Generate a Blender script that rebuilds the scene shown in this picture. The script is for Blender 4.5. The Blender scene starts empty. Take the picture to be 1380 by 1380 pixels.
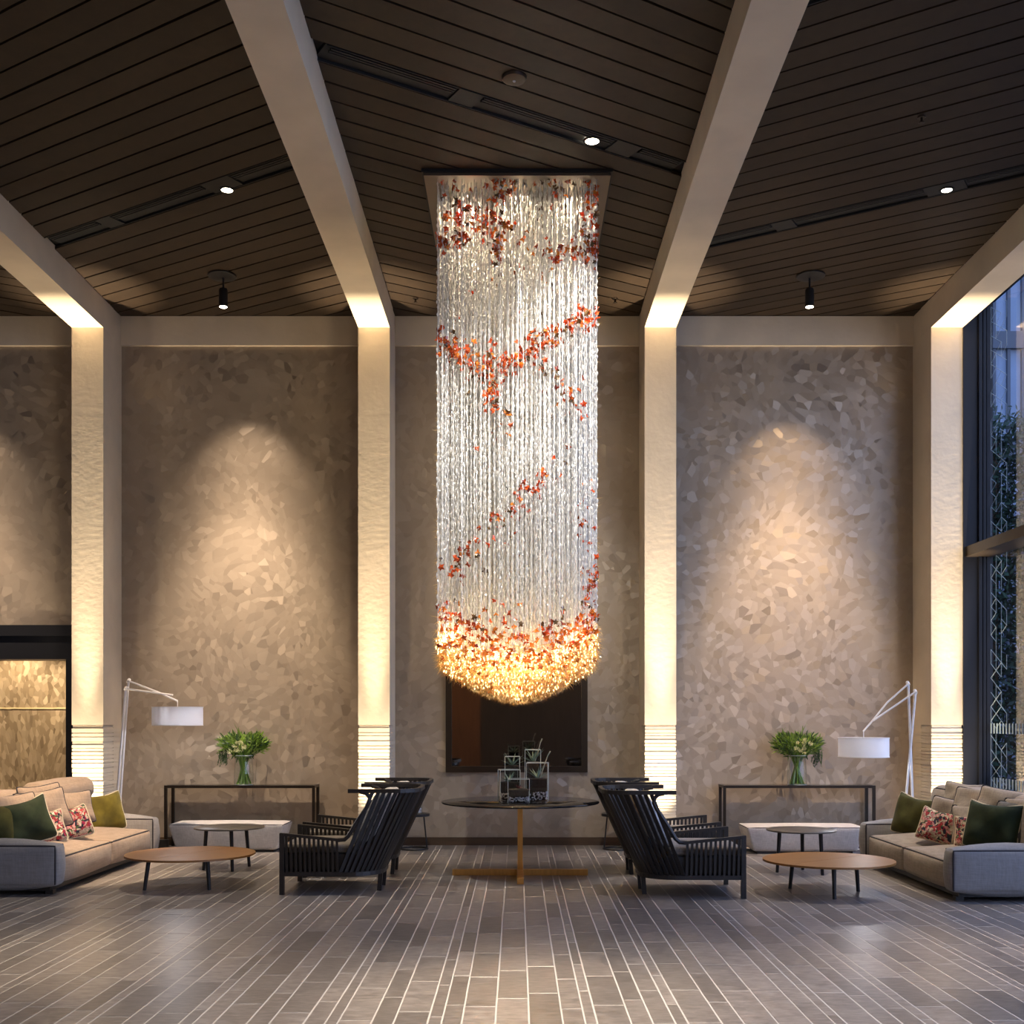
import bpy, bmesh, math, random
from mathutils import Vector, Matrix, noise as mnoise
random.seed(7)
PI = math.pi
S = bpy.context.scene
COL = S.collection

# ------------------------------------------------------------------ camera
F = 1550.0; PX = 697.0; PY = 968.0; HC = 1.59          # focal (px), vanishing point, eye height
cam_d = bpy.data.cameras.new('camera'); cam = bpy.data.objects.new('camera', cam_d); COL.objects.link(cam)
cam.location = (0, 0, HC); cam.rotation_euler = (PI/2, 0, 0)
cam_d.sensor_width = 36; cam_d.lens = F/1380*36
cam_d.shift_x = (690-PX)/1380; cam_d.shift_y = (PY-690)/1380
cam_d.clip_end = 300
S.camera = cam
# ------------------------------------------------------------------ view / world
S.view_settings.view_transform = 'Standard'; S.view_settings.look = 'None'
S.view_settings.exposure = 1.14; S.view_settings.gamma = 1.0
S.view_settings.use_curve_mapping = False
S.cycles.use_denoising = True
S.cycles.max_bounces = 8; S.cycles.diffuse_bounces = 4; S.cycles.transparent_max_bounces = 24
S.cycles.sample_clamp_indirect = 6.0
S.cycles.caustics_reflective = False; S.cycles.caustics_refractive = False
W = bpy.data.worlds.new('dusk'); S.world = W; W.use_nodes = True
wn = W.node_tree.nodes; wl = W.node_tree.links
bg = wn['Background']; bg.inputs['Strength'].default_value = 1.9
tc = wn.new('ShaderNodeTexCoord'); sx = wn.new('ShaderNodeSeparateXYZ'); rp = wn.new('ShaderNodeValToRGB')
wl.new(tc.outputs['Generated'], sx.inputs[0]); wl.new(sx.outputs['Z'], rp.inputs[0]); wl.new(rp.outputs[0], bg.inputs[0])
rp.color_ramp.elements[0].position = 0.0; rp.color_ramp.elements[0].color = (0.50, 0.56, 0.78, 1)
rp.color_ramp.elements[1].position = 0.7; rp.color_ramp.elements[1].color = (0.32, 0.45, 0.86, 1)

WARM = (1.0, 0.72, 0.42); WARM2 = (1.0, 0.80, 0.56); NEUT = (1.0, 0.94, 0.86)
def spot(loc, target, power, half_deg, blend, col=WARM, r=0.03, parent=None):
    d = bpy.data.lights.new('spot', 'SPOT'); d.energy = power; d.spot_size = math.radians(half_deg*2); d.spot_blend = blend
    d.color = col; d.shadow_soft_size = r
    o = bpy.data.objects.new('spot', d); COL.objects.link(o); o.location = loc
    o.rotation_euler = (Vector(target)-Vector(loc)).to_track_quat('-Z', 'Y').to_euler()
    return o
def point(loc, power, col=WARM, r=0.05):
    d = bpy.data.lights.new('bulb', 'POINT'); d.energy = power; d.color = col; d.shadow_soft_size = r
    o = bpy.data.objects.new('bulb', d); COL.objects.link(o); o.location = loc; return o

BAY = 3.43; CX = [-5.145, -1.715, 1.715, 5.145]
YC = 13.77; YW = 14.42; HB = 6.27; HCEIL = 6.62; CW = 0.189
# recessed floor uplights in front of each column
for x in CX:
    spot((x, 13.50, 0.02), (x, 13.56, 6.2), 2700, 9, 1.0, WARM2, 0.03)
    spot((x, 13.50, 0.02), (x, 13.66, 3.0), 240, 30, 1.0, WARM2, 0.03)
    spot((x, 13.42, 0.02), (x, 13.77, 1.2), 3, 55, 0.8, WARM2, 0.03)
    spot((x, 13.15, 0.02), (x, 13.77, 2.0), 95, 22, 1.0, WARM2, 0.03)  # extra fill, added to even out the lower column face
# wall washing ceiling spots, one per bay
for x, p in ((-6.86, 110), (-3.38, 170), (3.40, 160)):
    c_ = (1.0, 0.77, 0.57) if x < 0 else (1.0, 0.73, 0.49)
    spot((x, 13.10, 6.17), (x, 14.42, 4.0), p*.75, 27, 1.0, c_, 0.03)
    spot((x-.05 if x < 0 else x, 13.10, 6.17), (x, 14.42, 2.3), p*1.75, 24, 1.0, c_, 0.02)
    spot((x-.05 if x < 0 else x, 13.10, 6.17), (x, 14.42, .9), p*4.2, 22, 1.0, c_, 0.02)
spot((0.0, 13.10, 6.17), (0.0, 14.42, 2.4), 60, 30, 1.0, WARM2, 0.03)
# downlights: two seen, two unseen over floor pools, the rest added room fill
for x, y, p in ((-2.76, 10.93, 320), (4.07, 10.93, 320), (-1.6, 7.6, 560), (1.6, 7.4, 560), (0.2, 5.4, 900), (-5.6, 6.5, 320), 
                (-2.6, 2.5, 320), (2.6, 2.5, 320)):
    spot((x, y, 6.50), (x, y, 0), p, 30, 0.8, (1.0, 0.88, 0.74), 0.04)
spot((-3.6, 10.2, 6.5), (-4.6, 11.9, .4), 1300, 13, 0.5, (1.0, .74, .50), 0.03)  # unseen spot inferred from the warm light on the left sofa
spot((4.07, 10.93, 6.5), (4.3, 11.3, .4), 260, 13, 0.6, WARM2, 0.03)
for x, y, p in ((0.1, 6.5, 900), (-3.0, 7.7, 640), (3.1, 7.6, 640)):  # unseen lamps added to make the warm pools on the floor
    spot((x, y, 6.50), (x, y, 0), p, 13, 1.0, WARM2, 0.04)
# one seen adjustable spot, and two added unseen to brighten the chandelier
spot((0.653, 10.0, 6.50), (0.2, 11.2, 3.2), 280, 26, 1.0, NEUT, 0.04)
spot((-0.9, 8.6, 6.50), (-0.1, 11.2, 3.0), 370, 22, 1.0, NEUT, 0.04)
spot((0.9, 8.0, 6.50), (0.1, 11.2, 3.8), 370, 26, 1.0, NEUT, 0.04)
# the chandelier's own lamps: in the canopy and in its lit tip
for ix in (-0.5, 0, 0.5):
    for iy in (-0.5, 0.5):
        spot((0.0+ix, 11.4+iy, 6.50), (ix*0.9, 11.4+iy*0.9, 0), 150, 22, 0.6, WARM2, 0.03)
        spot((0.0+ix, 11.4+iy, 6.53), (ix, 11.4+iy, 0), 26, 75, 0.5, WARM2, 0.03)
for dx, dy, dz in ((0, 0, 1.90), (0, -0.3, 2.0), (-0.42, -0.5, 2.2), (0.42, -0.5, 2.2), (-0.42, 0.42, 2.25), (0.42, 0.42, 2.25), (0, -0.68, 2.12), (-0.2, -0.62, 2.12), (0.2, -0.62, 2.12), (-.62, -.65, 2.36), (.62, -.65, 2.36)):
    point((dx, 11.4+dy, dz), 6.5, (1.0, 0.74, 0.38), 0.05)
# added unseen wash lights: brighten the wall in the mirror, warm the room
for x in (-6.5, -3.2, 0.0, 3.2):
    spot((x, -1.6, 6.5), (x, -3.0, 2.0), 480, 42, 0.9, WARM, 0.05)
# daylight portal in the right-hand window wall
pd = bpy.data.lights.new('daylight_portal', 'AREA'); pd.shape = 'RECTANGLE'; pd.size = 6.4; pd.size_y = 16.0
pd.cycles.is_portal = True
po = bpy.data.objects.new('daylight_portal', pd); COL.objects.link(po); po.location = (5.72, 5.6, 3.3); po.rotation_euler = (0, PI/2, 0)

# ------------------------------------------------------------------ helpers: meshes
class MB:
    def __init__(s): s.v = []; s.f = []; s.m = []
    def add(s, vs, fs, mi=0):
        b = len(s.v); s.v += [tuple(p) for p in vs]; s.f += [tuple(b+i for i in f) for f in fs]; s.m += [mi]*len(fs)
    def box(s, x0, x1, y0, y1, z0, z1, mi=0, mapf=None):
        vs = [(x, y, z) for z in (z0, z1) for y in (y0, y1) for x in (x0, x1)]
        if mapf: vs = [mapf(*p) for p in vs]
        s.add(vs, [(0,2,3,1),(4,5,7,6),(0,1,5,4),(2,6,7,3),(0,4,6,2),(1,3,7,5)], mi)
    def obox(s, c, ax, ay, az, mi=0):
        c, ax, ay, az = map(Vector, (c, ax, ay, az))
        vs = [c+ax*i+ay*j+az*k for k in (-1, 1) for j in (-1, 1) for i in (-1, 1)]
        s.add(vs, [(0,2,3,1),(4,5,7,6),(0,1,5,4),(2,6,7,3),(0,4,6,2),(1,3,7,5)], mi)
    def bar(s, p, q, w, h=None, up=(0, 0, 1), mi=0):
        p = Vector(p); q = Vector(q); d = (q-p); L = d.length; d.normalize()
        u = Vector(up)
        if abs(d.dot(u)) > 0.98: u = Vector((1, 0, 0))
        a = d.cross(u).normalized(); b = a.cross(d).normalized(); h = h or w
        s.obox((p+q)/2, a*w/2, b*h/2, d*L/2, mi)
    def tube(s, pts, r, n=8, closed=False, caps=True, mi=0):
        pts = [Vector(p) for p in pts]; N = len(pts); vs = []; fs = []
        a = None
        for i, p in enumerate(pts):
            if closed: d = pts[(i+1) % N]-pts[i-1]
            else: d = pts[min(i+1, N-1)]-pts[max(i-1, 0)]
            d.normalize()
            if a is None:
                a = d.cross(Vector((0, 0, 1)))
                if a.length < .1: a = d.cross(Vector((1, 0, 0)))
            a = (a-d*a.dot(d)).normalized(); b = d.cross(a)
            rr = r[i] if isinstance(r, (list, tuple)) else r
            for k in range(n):
                t = 2*PI*k/n; vs.append(p+(a*math.cos(t)+b*math.sin(t))*rr)
        M = N if closed else N-1
        for i in range(M):
            for k in range(n):
                j = (i+1) % N
                fs.append((i*n+k, i*n+(k+1) % n, j*n+(k+1) % n, j*n+k))
        if caps and not closed:
            fs.append(tuple(range(n-1, -1, -1))); fs.append(tuple((N-1)*n+k for k in range(n)))
        s.add(vs, fs, mi)
    def lathe(s, prof, n=24, c=(0, 0, 0), mi=0, close=False):
        vs = []; fs = []; P = len(prof)
        for k in range(n):
            t = 2*PI*k/n
            for r, z in prof: vs.append((c[0]+r*math.cos(t), c[1]+r*math.sin(t), c[2]+z))
        for k in range(n):
            k2 = (k+1) % n
            for i in range(P-1): fs.append((k*P+i, k2*P+i, k2*P+i+1, k*P+i+1))
            if close: fs.append((k*P+P-1, k2*P+P-1, k2*P, k*P))
        s.add(vs, fs, mi)
    def disc(s, c, r, z0, z1, n=32, bev=0.004, mi=0, sx=1, sy=1):
        prof = [(0.0001, z0), (r-bev, z0), (r, z0+bev), (r, z1-bev), (r-bev, z1), (0.0001, z1)]
        b = len(s.v); s.lathe(prof, n, (0, 0, 0), mi)
        for i in range(b, len(s.v)):
            x, y, z = s.v[i]; s.v[i] = (c[0]+x*sx, c[1]+y*sy, c[2]+z)
    def prism(s, poly, z0, z1, mi=0):
        n = len(poly)
        vs = [(x, y, z0) for x, y in poly]+[(x, y, z1) for x, y in poly]
        s.add(vs, [tuple(range(n-1, -1, -1)), tuple(range(n, 2*n))]+[(i, (i+1) % n, n+(i+1) % n, n+i) for i in range(n)], mi)
    def rbox(s, lo, hi, r, bulge=(0, 0, 0), nin=4, mapf=None, mi=0):
        c = [(a+b)/2 for a, b in zip(lo, hi)]; h = [(b-a)/2 for a, b in zip(lo, hi)]
        def f(p):
            q = []; inn = []
            for a in range(3):
                L = max(h[a]-r, 1e-4); inn.append(max(-L, min(L, p[a])))
            d = [p[a]-inn[a] for a in range(3)]; ln = math.sqrt(sum(x*x for x in d))
            mx = max(abs(x) for x in d)
            if ln > 1e-9: q = [inn[a]+d[a]/ln*mx for a in range(3)]
            else: q = list(p)
            u = [max(-1, min(1, p[a]/h[a])) for a in range(3)]
            o = []
            for a in range(3):
                b_, c_ = (a+1) % 3, (a+2) % 3
                o.append(q[a]+bulge[a]*u[a]*(1-u[b_]**2)*(1-u[c_]**2)+c[a])
            return mapf(*o) if mapf else tuple(o)
        axs = []
        for a in range(3):
            L = max(h[a]-r, 1e-4)
            axs.append([-h[a], -h[a]+r*.25, -h[a]+r*.6]+[-L+2*L*i/nin for i in range(nin+1)]+[h[a]-r*.6, h[a]-r*.25, h[a]])
        n = [len(x)-1 for x in axs]; idx = {}; vs = []; fs = []
        def V(i, j, k):
            if (i, j, k) not in idx:
                idx[(i, j, k)] = len(vs); vs.append(f((axs[0][i], axs[1][j], axs[2][k])))
            return idx[(i, j, k)]
        for i in range(n[0]):
            for j in range(n[1]):
                fs.append((V(i, j, 0), V(i, j+1, 0), V(i+1, j+1, 0), V(i+1, j, 0)))
                fs.append((V(i, j, n[2]), V(i+1, j, n[2]), V(i+1, j+1, n[2]), V(i, j+1, n[2])))
        for i in range(n[0]):
            for k in range(n[2]):
                fs.append((V(i, 0, k), V(i+1, 0, k), V(i+1, 0, k+1), V(i, 0, k+1)))
                fs.append((V(i, n[1], k), V(i, n[1], k+1), V(i+1, n[1], k+1), V(i+1, n[1], k)))
        for j in range(n[1]):
            for k in range(n[2]):
                fs.append((V(0, j, k), V(0, j, k+1), V(0, j+1, k+1), V(0, j+1, k)))
                fs.append((V(n[0], j, k), V(n[0], j+1, k), V(n[0], j+1, k+1), V(n[0], j, k+1)))
        s.add(vs, fs, mi)
        def g(x, y, z): return f((x-c[0], y-c[1], z-c[2]))
        return g
    def mesh(s, name, mats, smooth=False, fix=False, angle=40):
        me = bpy.data.meshes.new(name); me.from_pydata(s.v, [], s.f)
        mats = mats if isinstance(mats, (list, tuple)) else [mats]
        for m in mats: me.materials.append(m)
        if len(mats) > 1: me.polygons.foreach_set('material_index', s.m)
        if fix:
            bm = bmesh.new(); bm.from_mesh(me); bmesh.ops.recalc_face_normals(bm, faces=bm.faces); bm.to_mesh(me); bm.free()
        if smooth:
            me.polygons.foreach_set('use_smooth', [True]*len(me.polygons))
            try: me.set_sharp_from_angle(angle=math.radians(angle))
            except Exception: pass
        me.update(); return me
    def build(s, name, mats, parent=None, smooth=False, fix=False, loc=None, angle=40):
        o = bpy.data.objects.new(name, s.mesh(name, mats, smooth, fix, angle)); COL.objects.link(o)
        if parent is not None: o.parent = parent
        if loc is not None: o.location = loc
        return o
def tag(o, label=None, cat=None, group=None, kind=None):
    if label: o['label'] = label
    if cat: o['category'] = cat
    if group: o['group'] = group
    if kind: o['kind'] = kind
    return o
def thing(name, label, cat, loc=(0, 0, 0), rz=0, group=None, kind=None):
    o = bpy.data.objects.new(name, None); COL.objects.link(o); o.location = loc; o.rotation_euler = (0, 0, rz)
    o.empty_display_size = 0.1
    return tag(o, label, cat, group, kind)
def inst(name, me, parent=None, mat=None):
    o = bpy.data.objects.new(name, me); COL.objects.link(o)
    if parent is not None: o.parent = parent
    if mat is not None: o.matrix_local = mat
    return o
KIDS = {}
def dup(root, loc, rz, label=None, group=None):
    def cp(o, par):
        c = o.copy(); COL.objects.link(c); c.parent = par
        for ch in list(o.children): cp(ch, c)
        return c
    r = cp(root, None); r.location = loc; r.rotation_euler = (0, 0, rz)
    if label: r['label'] = label
    if group: r['group'] = group
    return r
def W3(px, py, Y): return Vector(((px-PX)*Y/F, Y, HC-(py-PY)*Y/F))

# ------------------------------------------------------------------ materials
def newmat(name):
    m = bpy.data.materials.new(name); m.use_nodes = True
    return m, m.node_tree.nodes, m.node_tree.links, m.node_tree.nodes['Principled BSDF']
def mat(name, col, rough=0.6, metal=0.0, var=0.0, scale=8.0, bump=0.0, bscale=60.0, spec=0.5, stretch=(1, 1, 1), coat=0.0, sheen=0.0, emit=None, estr=0.0):
    m, N, L, b = newmat(name)
    b.inputs['Base Color'].default_value = (*col, 1); b.inputs['Roughness'].default_value = rough; b.inputs['Metallic'].default_value = metal
    b.inputs['Specular IOR Level'].default_value = spec; b.inputs['Coat Weight'].default_value = coat
    b.inputs['Sheen Weight'].default_value = sheen
    if emit: b.inputs['Emission Color'].default_value = (*emit, 1); b.inputs['Emission Strength'].default_value = estr
    tcn = N.new('ShaderNodeTexCoord'); mp = N.new('ShaderNodeMapping'); mp.inputs['Scale'].default_value = stretch
    L.new(tcn.outputs['Object'], mp.inputs[0])
    if var > 0:
        nz = N.new('ShaderNodeTexNoise'); nz.inputs['Scale'].default_value = scale; nz.inputs['Detail'].default_value = 5
        L.new(mp.outputs[0], nz.inputs['Vector'])
        mr = N.new('ShaderNodeMapRange'); mr.inputs[1].default_value = 0.3; mr.inputs[2].default_value = 0.7
        mr.inputs[3].default_value = 1-var; mr.inputs[4].default_value = 1+var
        L.new(nz.outputs['Fac'], mr.inputs[0])
        mx = N.new('ShaderNodeVectorMath'); mx.operation = 'SCALE'; mx.inputs[0].default_value = col
        L.new(mr.outputs[0], mx.inputs['Scale']); L.new(mx.outputs[0], b.inputs['Base Color'])
    if bump > 0:
        nb = N.new('ShaderNodeTexNoise'); nb.inputs['Scale'].default_value = bscale; nb.inputs['Detail'].default_value = 4
        L.new(mp.outputs[0], nb.inputs['Vector'])
        bp = N.new('ShaderNodeBump'); bp.inputs['Strength'].default_value = bump; bp.inputs['Distance'].default_value = 0.01
        L.new(nb.outputs['Fac'], bp.inputs['Height']); L.new(bp.outputs[0], b.inputs['Normal'])
    return m
def piece_random(N, L):
    oi = N.new('ShaderNodeObjectInfo'); ge = N.new('ShaderNodeNewGeometry')
    ad = N.new('ShaderNodeMath'); ad.operation = 'ADD'; L.new(oi.outputs['Random'], ad.inputs[0]); L.new(ge.outputs['Random Per Island'], ad.inputs[1])
    fr = N.new('ShaderNodeMath'); fr.operation = 'FRACT'; L.new(ad.outputs[0], fr.inputs[0]); return fr.outputs[0], ge
def piecemat(name, c0, c1, rough, nscale, stretch, amt, bump=0.1, spec=0.5, rvar=0.0):
    m, N, L, b = newmat(name)
    r, ge = piece_random(N, L)
    rp = N.new('ShaderNodeValToRGB'); rp.color_ramp.elements[0].color = (*c0, 1); rp.color_ramp.elements[1].color = (*c1, 1); L.new(r, rp.inputs[0])
    mp = N.new('ShaderNodeMapping'); mp.inputs['Scale'].default_value = stretch; L.new(ge.outputs['Position'], mp.inputs[0])
    cb = N.new('ShaderNodeVectorMath'); cb.operation = 'ADD'
    cm = N.new('ShaderNodeCombineXYZ'); ml = N.new('ShaderNodeMath'); ml.operation = 'MULTIPLY'; ml.inputs[1].default_value = 37.0
    L.new(r, ml.inputs[0]); L.new(ml.outputs[0], cm.inputs[2]); L.new(mp.outputs[0], cb.inputs[0]); L.new(cm.outputs[0], cb.inputs[1])
    nz = N.new('ShaderNodeTexNoise'); nz.inputs['Scale'].default_value = nscale; nz.inputs['Detail'].default_value = 7; nz.inputs['Roughness'].default_value = 0.65
    L.new(cb.outputs[0], nz.inputs['Vector'])
    mr = N.new('ShaderNodeMapRange'); mr.inputs[1].default_value = 0.3; mr.inputs[2].default_value = 0.7; mr.inputs[3].default_value = 1-amt; mr.inputs[4].default_value = 1+amt
    L.new(nz.outputs['Fac'], mr.inputs[0])
    mx = N.new('ShaderNodeVectorMath'); mx.operation = 'SCALE'; L.new(rp.outputs[0], mx.inputs[0]); L.new(mr.outputs[0], mx.inputs['Scale'])
    L.new(mx.outputs[0], b.inputs['Base Color']); b.inputs['Roughness'].default_value = rough; b.inputs['Specular IOR Level'].default_value = spec
    if rvar:
        m2 = N.new('ShaderNodeMapRange'); m2.inputs[3].default_value = rough-rvar; m2.inputs[4].default_value = rough+rvar
        L.new(nz.outputs['Fac'], m2.inputs[0]); L.new(m2.outputs[0], b.inputs['Roughness'])
    bp = N.new('ShaderNodeBump'); bp.inputs['Strength'].default_value = bump; bp.inputs['Distance'].default_value = 0.004
    L.new(nz.outputs['Fac'], bp.inputs['Height']); L.new(bp.outputs[0], b.inputs['Normal'])
    return m
def wallpaper(name, c0, c1, scale, tilt, rough, metal, stretch=(1, 1, 1)):
    """wall covering of irregular facets: each facet has its own grain direction, so it catches the light differently"""
    m, N, L, b = newmat(name)
    ge = N.new('ShaderNodeNewGeometry'); mp = N.new('ShaderNodeMapping'); mp.inputs['Scale'].default_value = stretch
    L.new(ge.outputs['Position'], mp.inputs[0])
    dz = N.new('ShaderNodeTexNoise'); dz.inputs['Scale'].default_value = 1.1; dz.inputs['Detail'].default_value = 0; L.new(mp.outputs[0], dz.inputs['Vector'])
    ad = N.new('ShaderNodeVectorMath'); ad.operation = 'MULTIPLY_ADD'; ad.inputs[1].default_value = (0.5, 0, 0.35)
    L.new(dz.outputs['Color'], ad.inputs[0]); L.new(mp.outputs[0], ad.inputs[2])
    fl = N.new('ShaderNodeVectorMath'); fl.operation = 'MULTIPLY'; fl.inputs[1].default_value = (1, 0, 1); L.new(ad.outputs[0], fl.inputs[0])
    vo = N.new('ShaderNodeTexVoronoi'); vo.distance = 'EUCLIDEAN'; vo.inputs['Scale'].default_value = scale; vo.inputs['Randomness'].default_value = 1.0
    L.new(fl.outputs[0], vo.inputs['Vector'])
    sb = N.new('ShaderNodeVectorMath'); sb.operation = 'SUBTRACT'; sb.inputs[1].default_value = (.5, .5, .5); L.new(vo.outputs['Color'], sb.inputs[0])
    # cube the spread: most facets lie nearly flat, a few tilt strongly and flash
    s2 = N.new('ShaderNodeVectorMath'); s2.operation = 'MULTIPLY'; L.new(sb.outputs[0], s2.inputs[0]); L.new(sb.outputs[0], s2.inputs[1])
    s3 = N.new('ShaderNodeVectorMath'); s3.operation = 'MULTIPLY'; L.new(s2.outputs[0], s3.inputs[0]); L.new(sb.outputs[0], s3.inputs[1])
    sc = N.new('ShaderNodeVectorMath'); sc.operation = 'SCALE'; sc.inputs['Scale'].default_value = tilt; L.new(s3.outputs[0], sc.inputs[0])
    an = N.new('ShaderNodeVectorMath'); an.operation = 'ADD'; L.new(ge.outputs['Normal'], an.inputs[0]); L.new(sc.outputs[0], an.inputs[1])
    nn = N.new('ShaderNodeVectorMath'); nn.operation = 'NORMALIZE'; L.new(an.outputs[0], nn.inputs[0]); L.new(nn.outputs[0], b.inputs['Normal'])
    se = N.new('ShaderNodeSeparateXYZ'); L.new(vo.outputs['Color'], se.inputs[0])
    rp = N.new('ShaderNodeValToRGB'); rp.color_ramp.elements[0].color = (*c0, 1); rp.color_ramp.elements[1].color = (*c1, 1)
    rp.color_ramp.elements[0].position = 0.25; rp.color_ramp.elements[1].position = 0.95
    L.new(se.outputs['X'], rp.inputs[0]); L.new(rp.outputs[0], b.inputs['Base Color'])
    b.inputs['Roughness'].default_value = rough; b.inputs['Metallic'].default_value = metal
    return m
def thin_glass(name, tint=(1, 1, 1), rough=0.0, refl=1.0):
    m, N, L, b = newmat(name); N.remove(b); out = N['Material Output']
    tr = N.new('ShaderNodeBsdfTransparent'); tr.inputs[0].default_value = (*tint, 1)
    gl = N.new('ShaderNodeBsdfGlossy'); gl.inputs['Roughness'].default_value = rough
    lw = N.new('ShaderNodeLayerWeight'); lw.inputs['Blend'].default_value = 0.5      # Schlick, same from both faces of the pane
    pw = N.new('ShaderNodeMath'); pw.operation = 'POWER'; pw.inputs[1].default_value = 5.0; L.new(lw.outputs['Facing'], pw.inputs[0])
    ma = N.new('ShaderNodeMath'); ma.operation = 'MULTIPLY_ADD'; ma.inputs[1].default_value = 0.95; ma.inputs[2].default_value = 0.05; L.new(pw.outputs[0], ma.inputs[0])
    ml = N.new('ShaderNodeMath'); ml.operation = 'MULTIPLY'; ml.inputs[1].default_value = refl; ml.use_clamp = True; L.new(ma.outputs[0], ml.inputs[0])
    mx = N.new('ShaderNodeMixShader'); L.new(ml.outputs[0], mx.inputs[0]); L.new(tr.outputs[0], mx.inputs[1]); L.new(gl.outputs[0], mx.inputs[2])
    L.new(mx.outputs[0], out.inputs[0]); return m
def translucent(name, col, tcol, fac=0.5, rough=0.2, gloss=0.15, rand=0.0):
    m, N, L, b = newmat(name); N.remove(b); out = N['Material Output']
    df = N.new('ShaderNodeBsdfDiffuse'); df.inputs[0].default_value = (*col, 1)
    tl = N.new('ShaderNodeBsdfTranslucent'); tl.inputs[0].default_value = (*tcol, 1)
    gl = N.new('ShaderNodeBsdfGlossy'); gl.inputs['Roughness'].default_value = rough
    m1 = N.new('ShaderNodeMixShader'); m1.inputs[0].default_value = fac; L.new(df.outputs[0], m1.inputs[1]); L.new(tl.outputs[0], m1.inputs[2])
    m2 = N.new('ShaderNodeMixShader'); m2.inputs[0].default_value = gloss; L.new(m1.outputs[0], m2.inputs[1]); L.new(gl.outputs[0], m2.inputs[2])
    L.new(m2.outputs[0], out.inputs[0])
    if rand:
        r, ge = piece_random(N, L)
        mr = N.new('ShaderNodeMapRange'); mr.inputs[3].default_value = 1-rand; mr.inputs[4].default_value = 1+rand; L.new(r, mr.inputs[0])
        for nd, c in ((df, col), (tl, tcol)):
            sc = N.new('ShaderNodeVectorMath'); sc.operation = 'SCALE'; sc.inputs[0].default_value = c; L.new(mr.outputs[0], sc.inputs['Scale']); L.new(sc.outputs[0], nd.inputs[0])
    return m
def emis(name, col, st):
    m, N, L, b = newmat(name); b.inputs['Emission Color'].default_value = (*col, 1); b.inputs['Emission Strength'].default_value = st
    b.inputs['Base Color'].default_value = (*col, 1); return m
def fabric(name, col, var=0.08, weave=260):
    m, N, L, b = newmat(name); tcn = N.new('ShaderNodeTexCoord')
    def nz(st, sc):
        mp = N.new('ShaderNodeMapping'); mp.inputs['Scale'].default_value = st; L.new(tcn.outputs['Object'], mp.inputs[0])
        n = N.new('ShaderNodeTexNoise'); n.inputs['Scale'].default_value = sc; n.inputs['Detail'].default_value = 3; L.new(mp.outputs[0], n.inputs['Vector']); return n
    a = nz((1, 1, 0.08), weave*.35); c = nz((0.08, 0.08, 1), weave*.35)
    ad = N.new('ShaderNodeMath'); ad.operation = 'ADD'; L.new(a.outputs['Fac'], ad.inputs[0]); L.new(c.outputs['Fac'], ad.inputs[1])
    mr = N.new('ShaderNodeMapRange'); mr.inputs[1].default_value = 0.7; mr.inputs[2].default_value = 1.3; mr.inputs[3].default_value = 1-var*2.5; mr.inputs[4].default_value = 1+var*2.5
    L.new(ad.outputs[0], mr.inputs[0])
    sc = N.new('ShaderNodeVectorMath'); sc.operation = 'SCALE'; sc.inputs[0].default_value = col; L.new(mr.outputs[0], sc.inputs['Scale']); L.new(sc.outputs[0], b.inputs['Base Color'])
    bp = N.new('ShaderNodeBump'); bp.inputs['Strength'].default_value = 0.15; bp.inputs['Distance'].default_value = 0.003; L.new(ad.outputs[0], bp.inputs['Height'])
    w = nz((1, 1, 1), 9); bp2 = N.new('ShaderNodeBump'); bp2.inputs['Strength'].default_value = 0.25; bp2.inputs['Distance'].default_value = 0.03
    L.new(w.outputs['Fac'], bp2.inputs['Height']); L.new(bp.outputs[0], bp2.inputs['Normal']); L.new(bp2.outputs[0], b.inputs['Normal'])
    b.inputs['Roughness'].default_value = 0.9; b.inputs['Specular IOR Level'].default_value = 0.2; b.inputs['Sheen Weight'].default_value = 0.15
    return m
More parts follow.
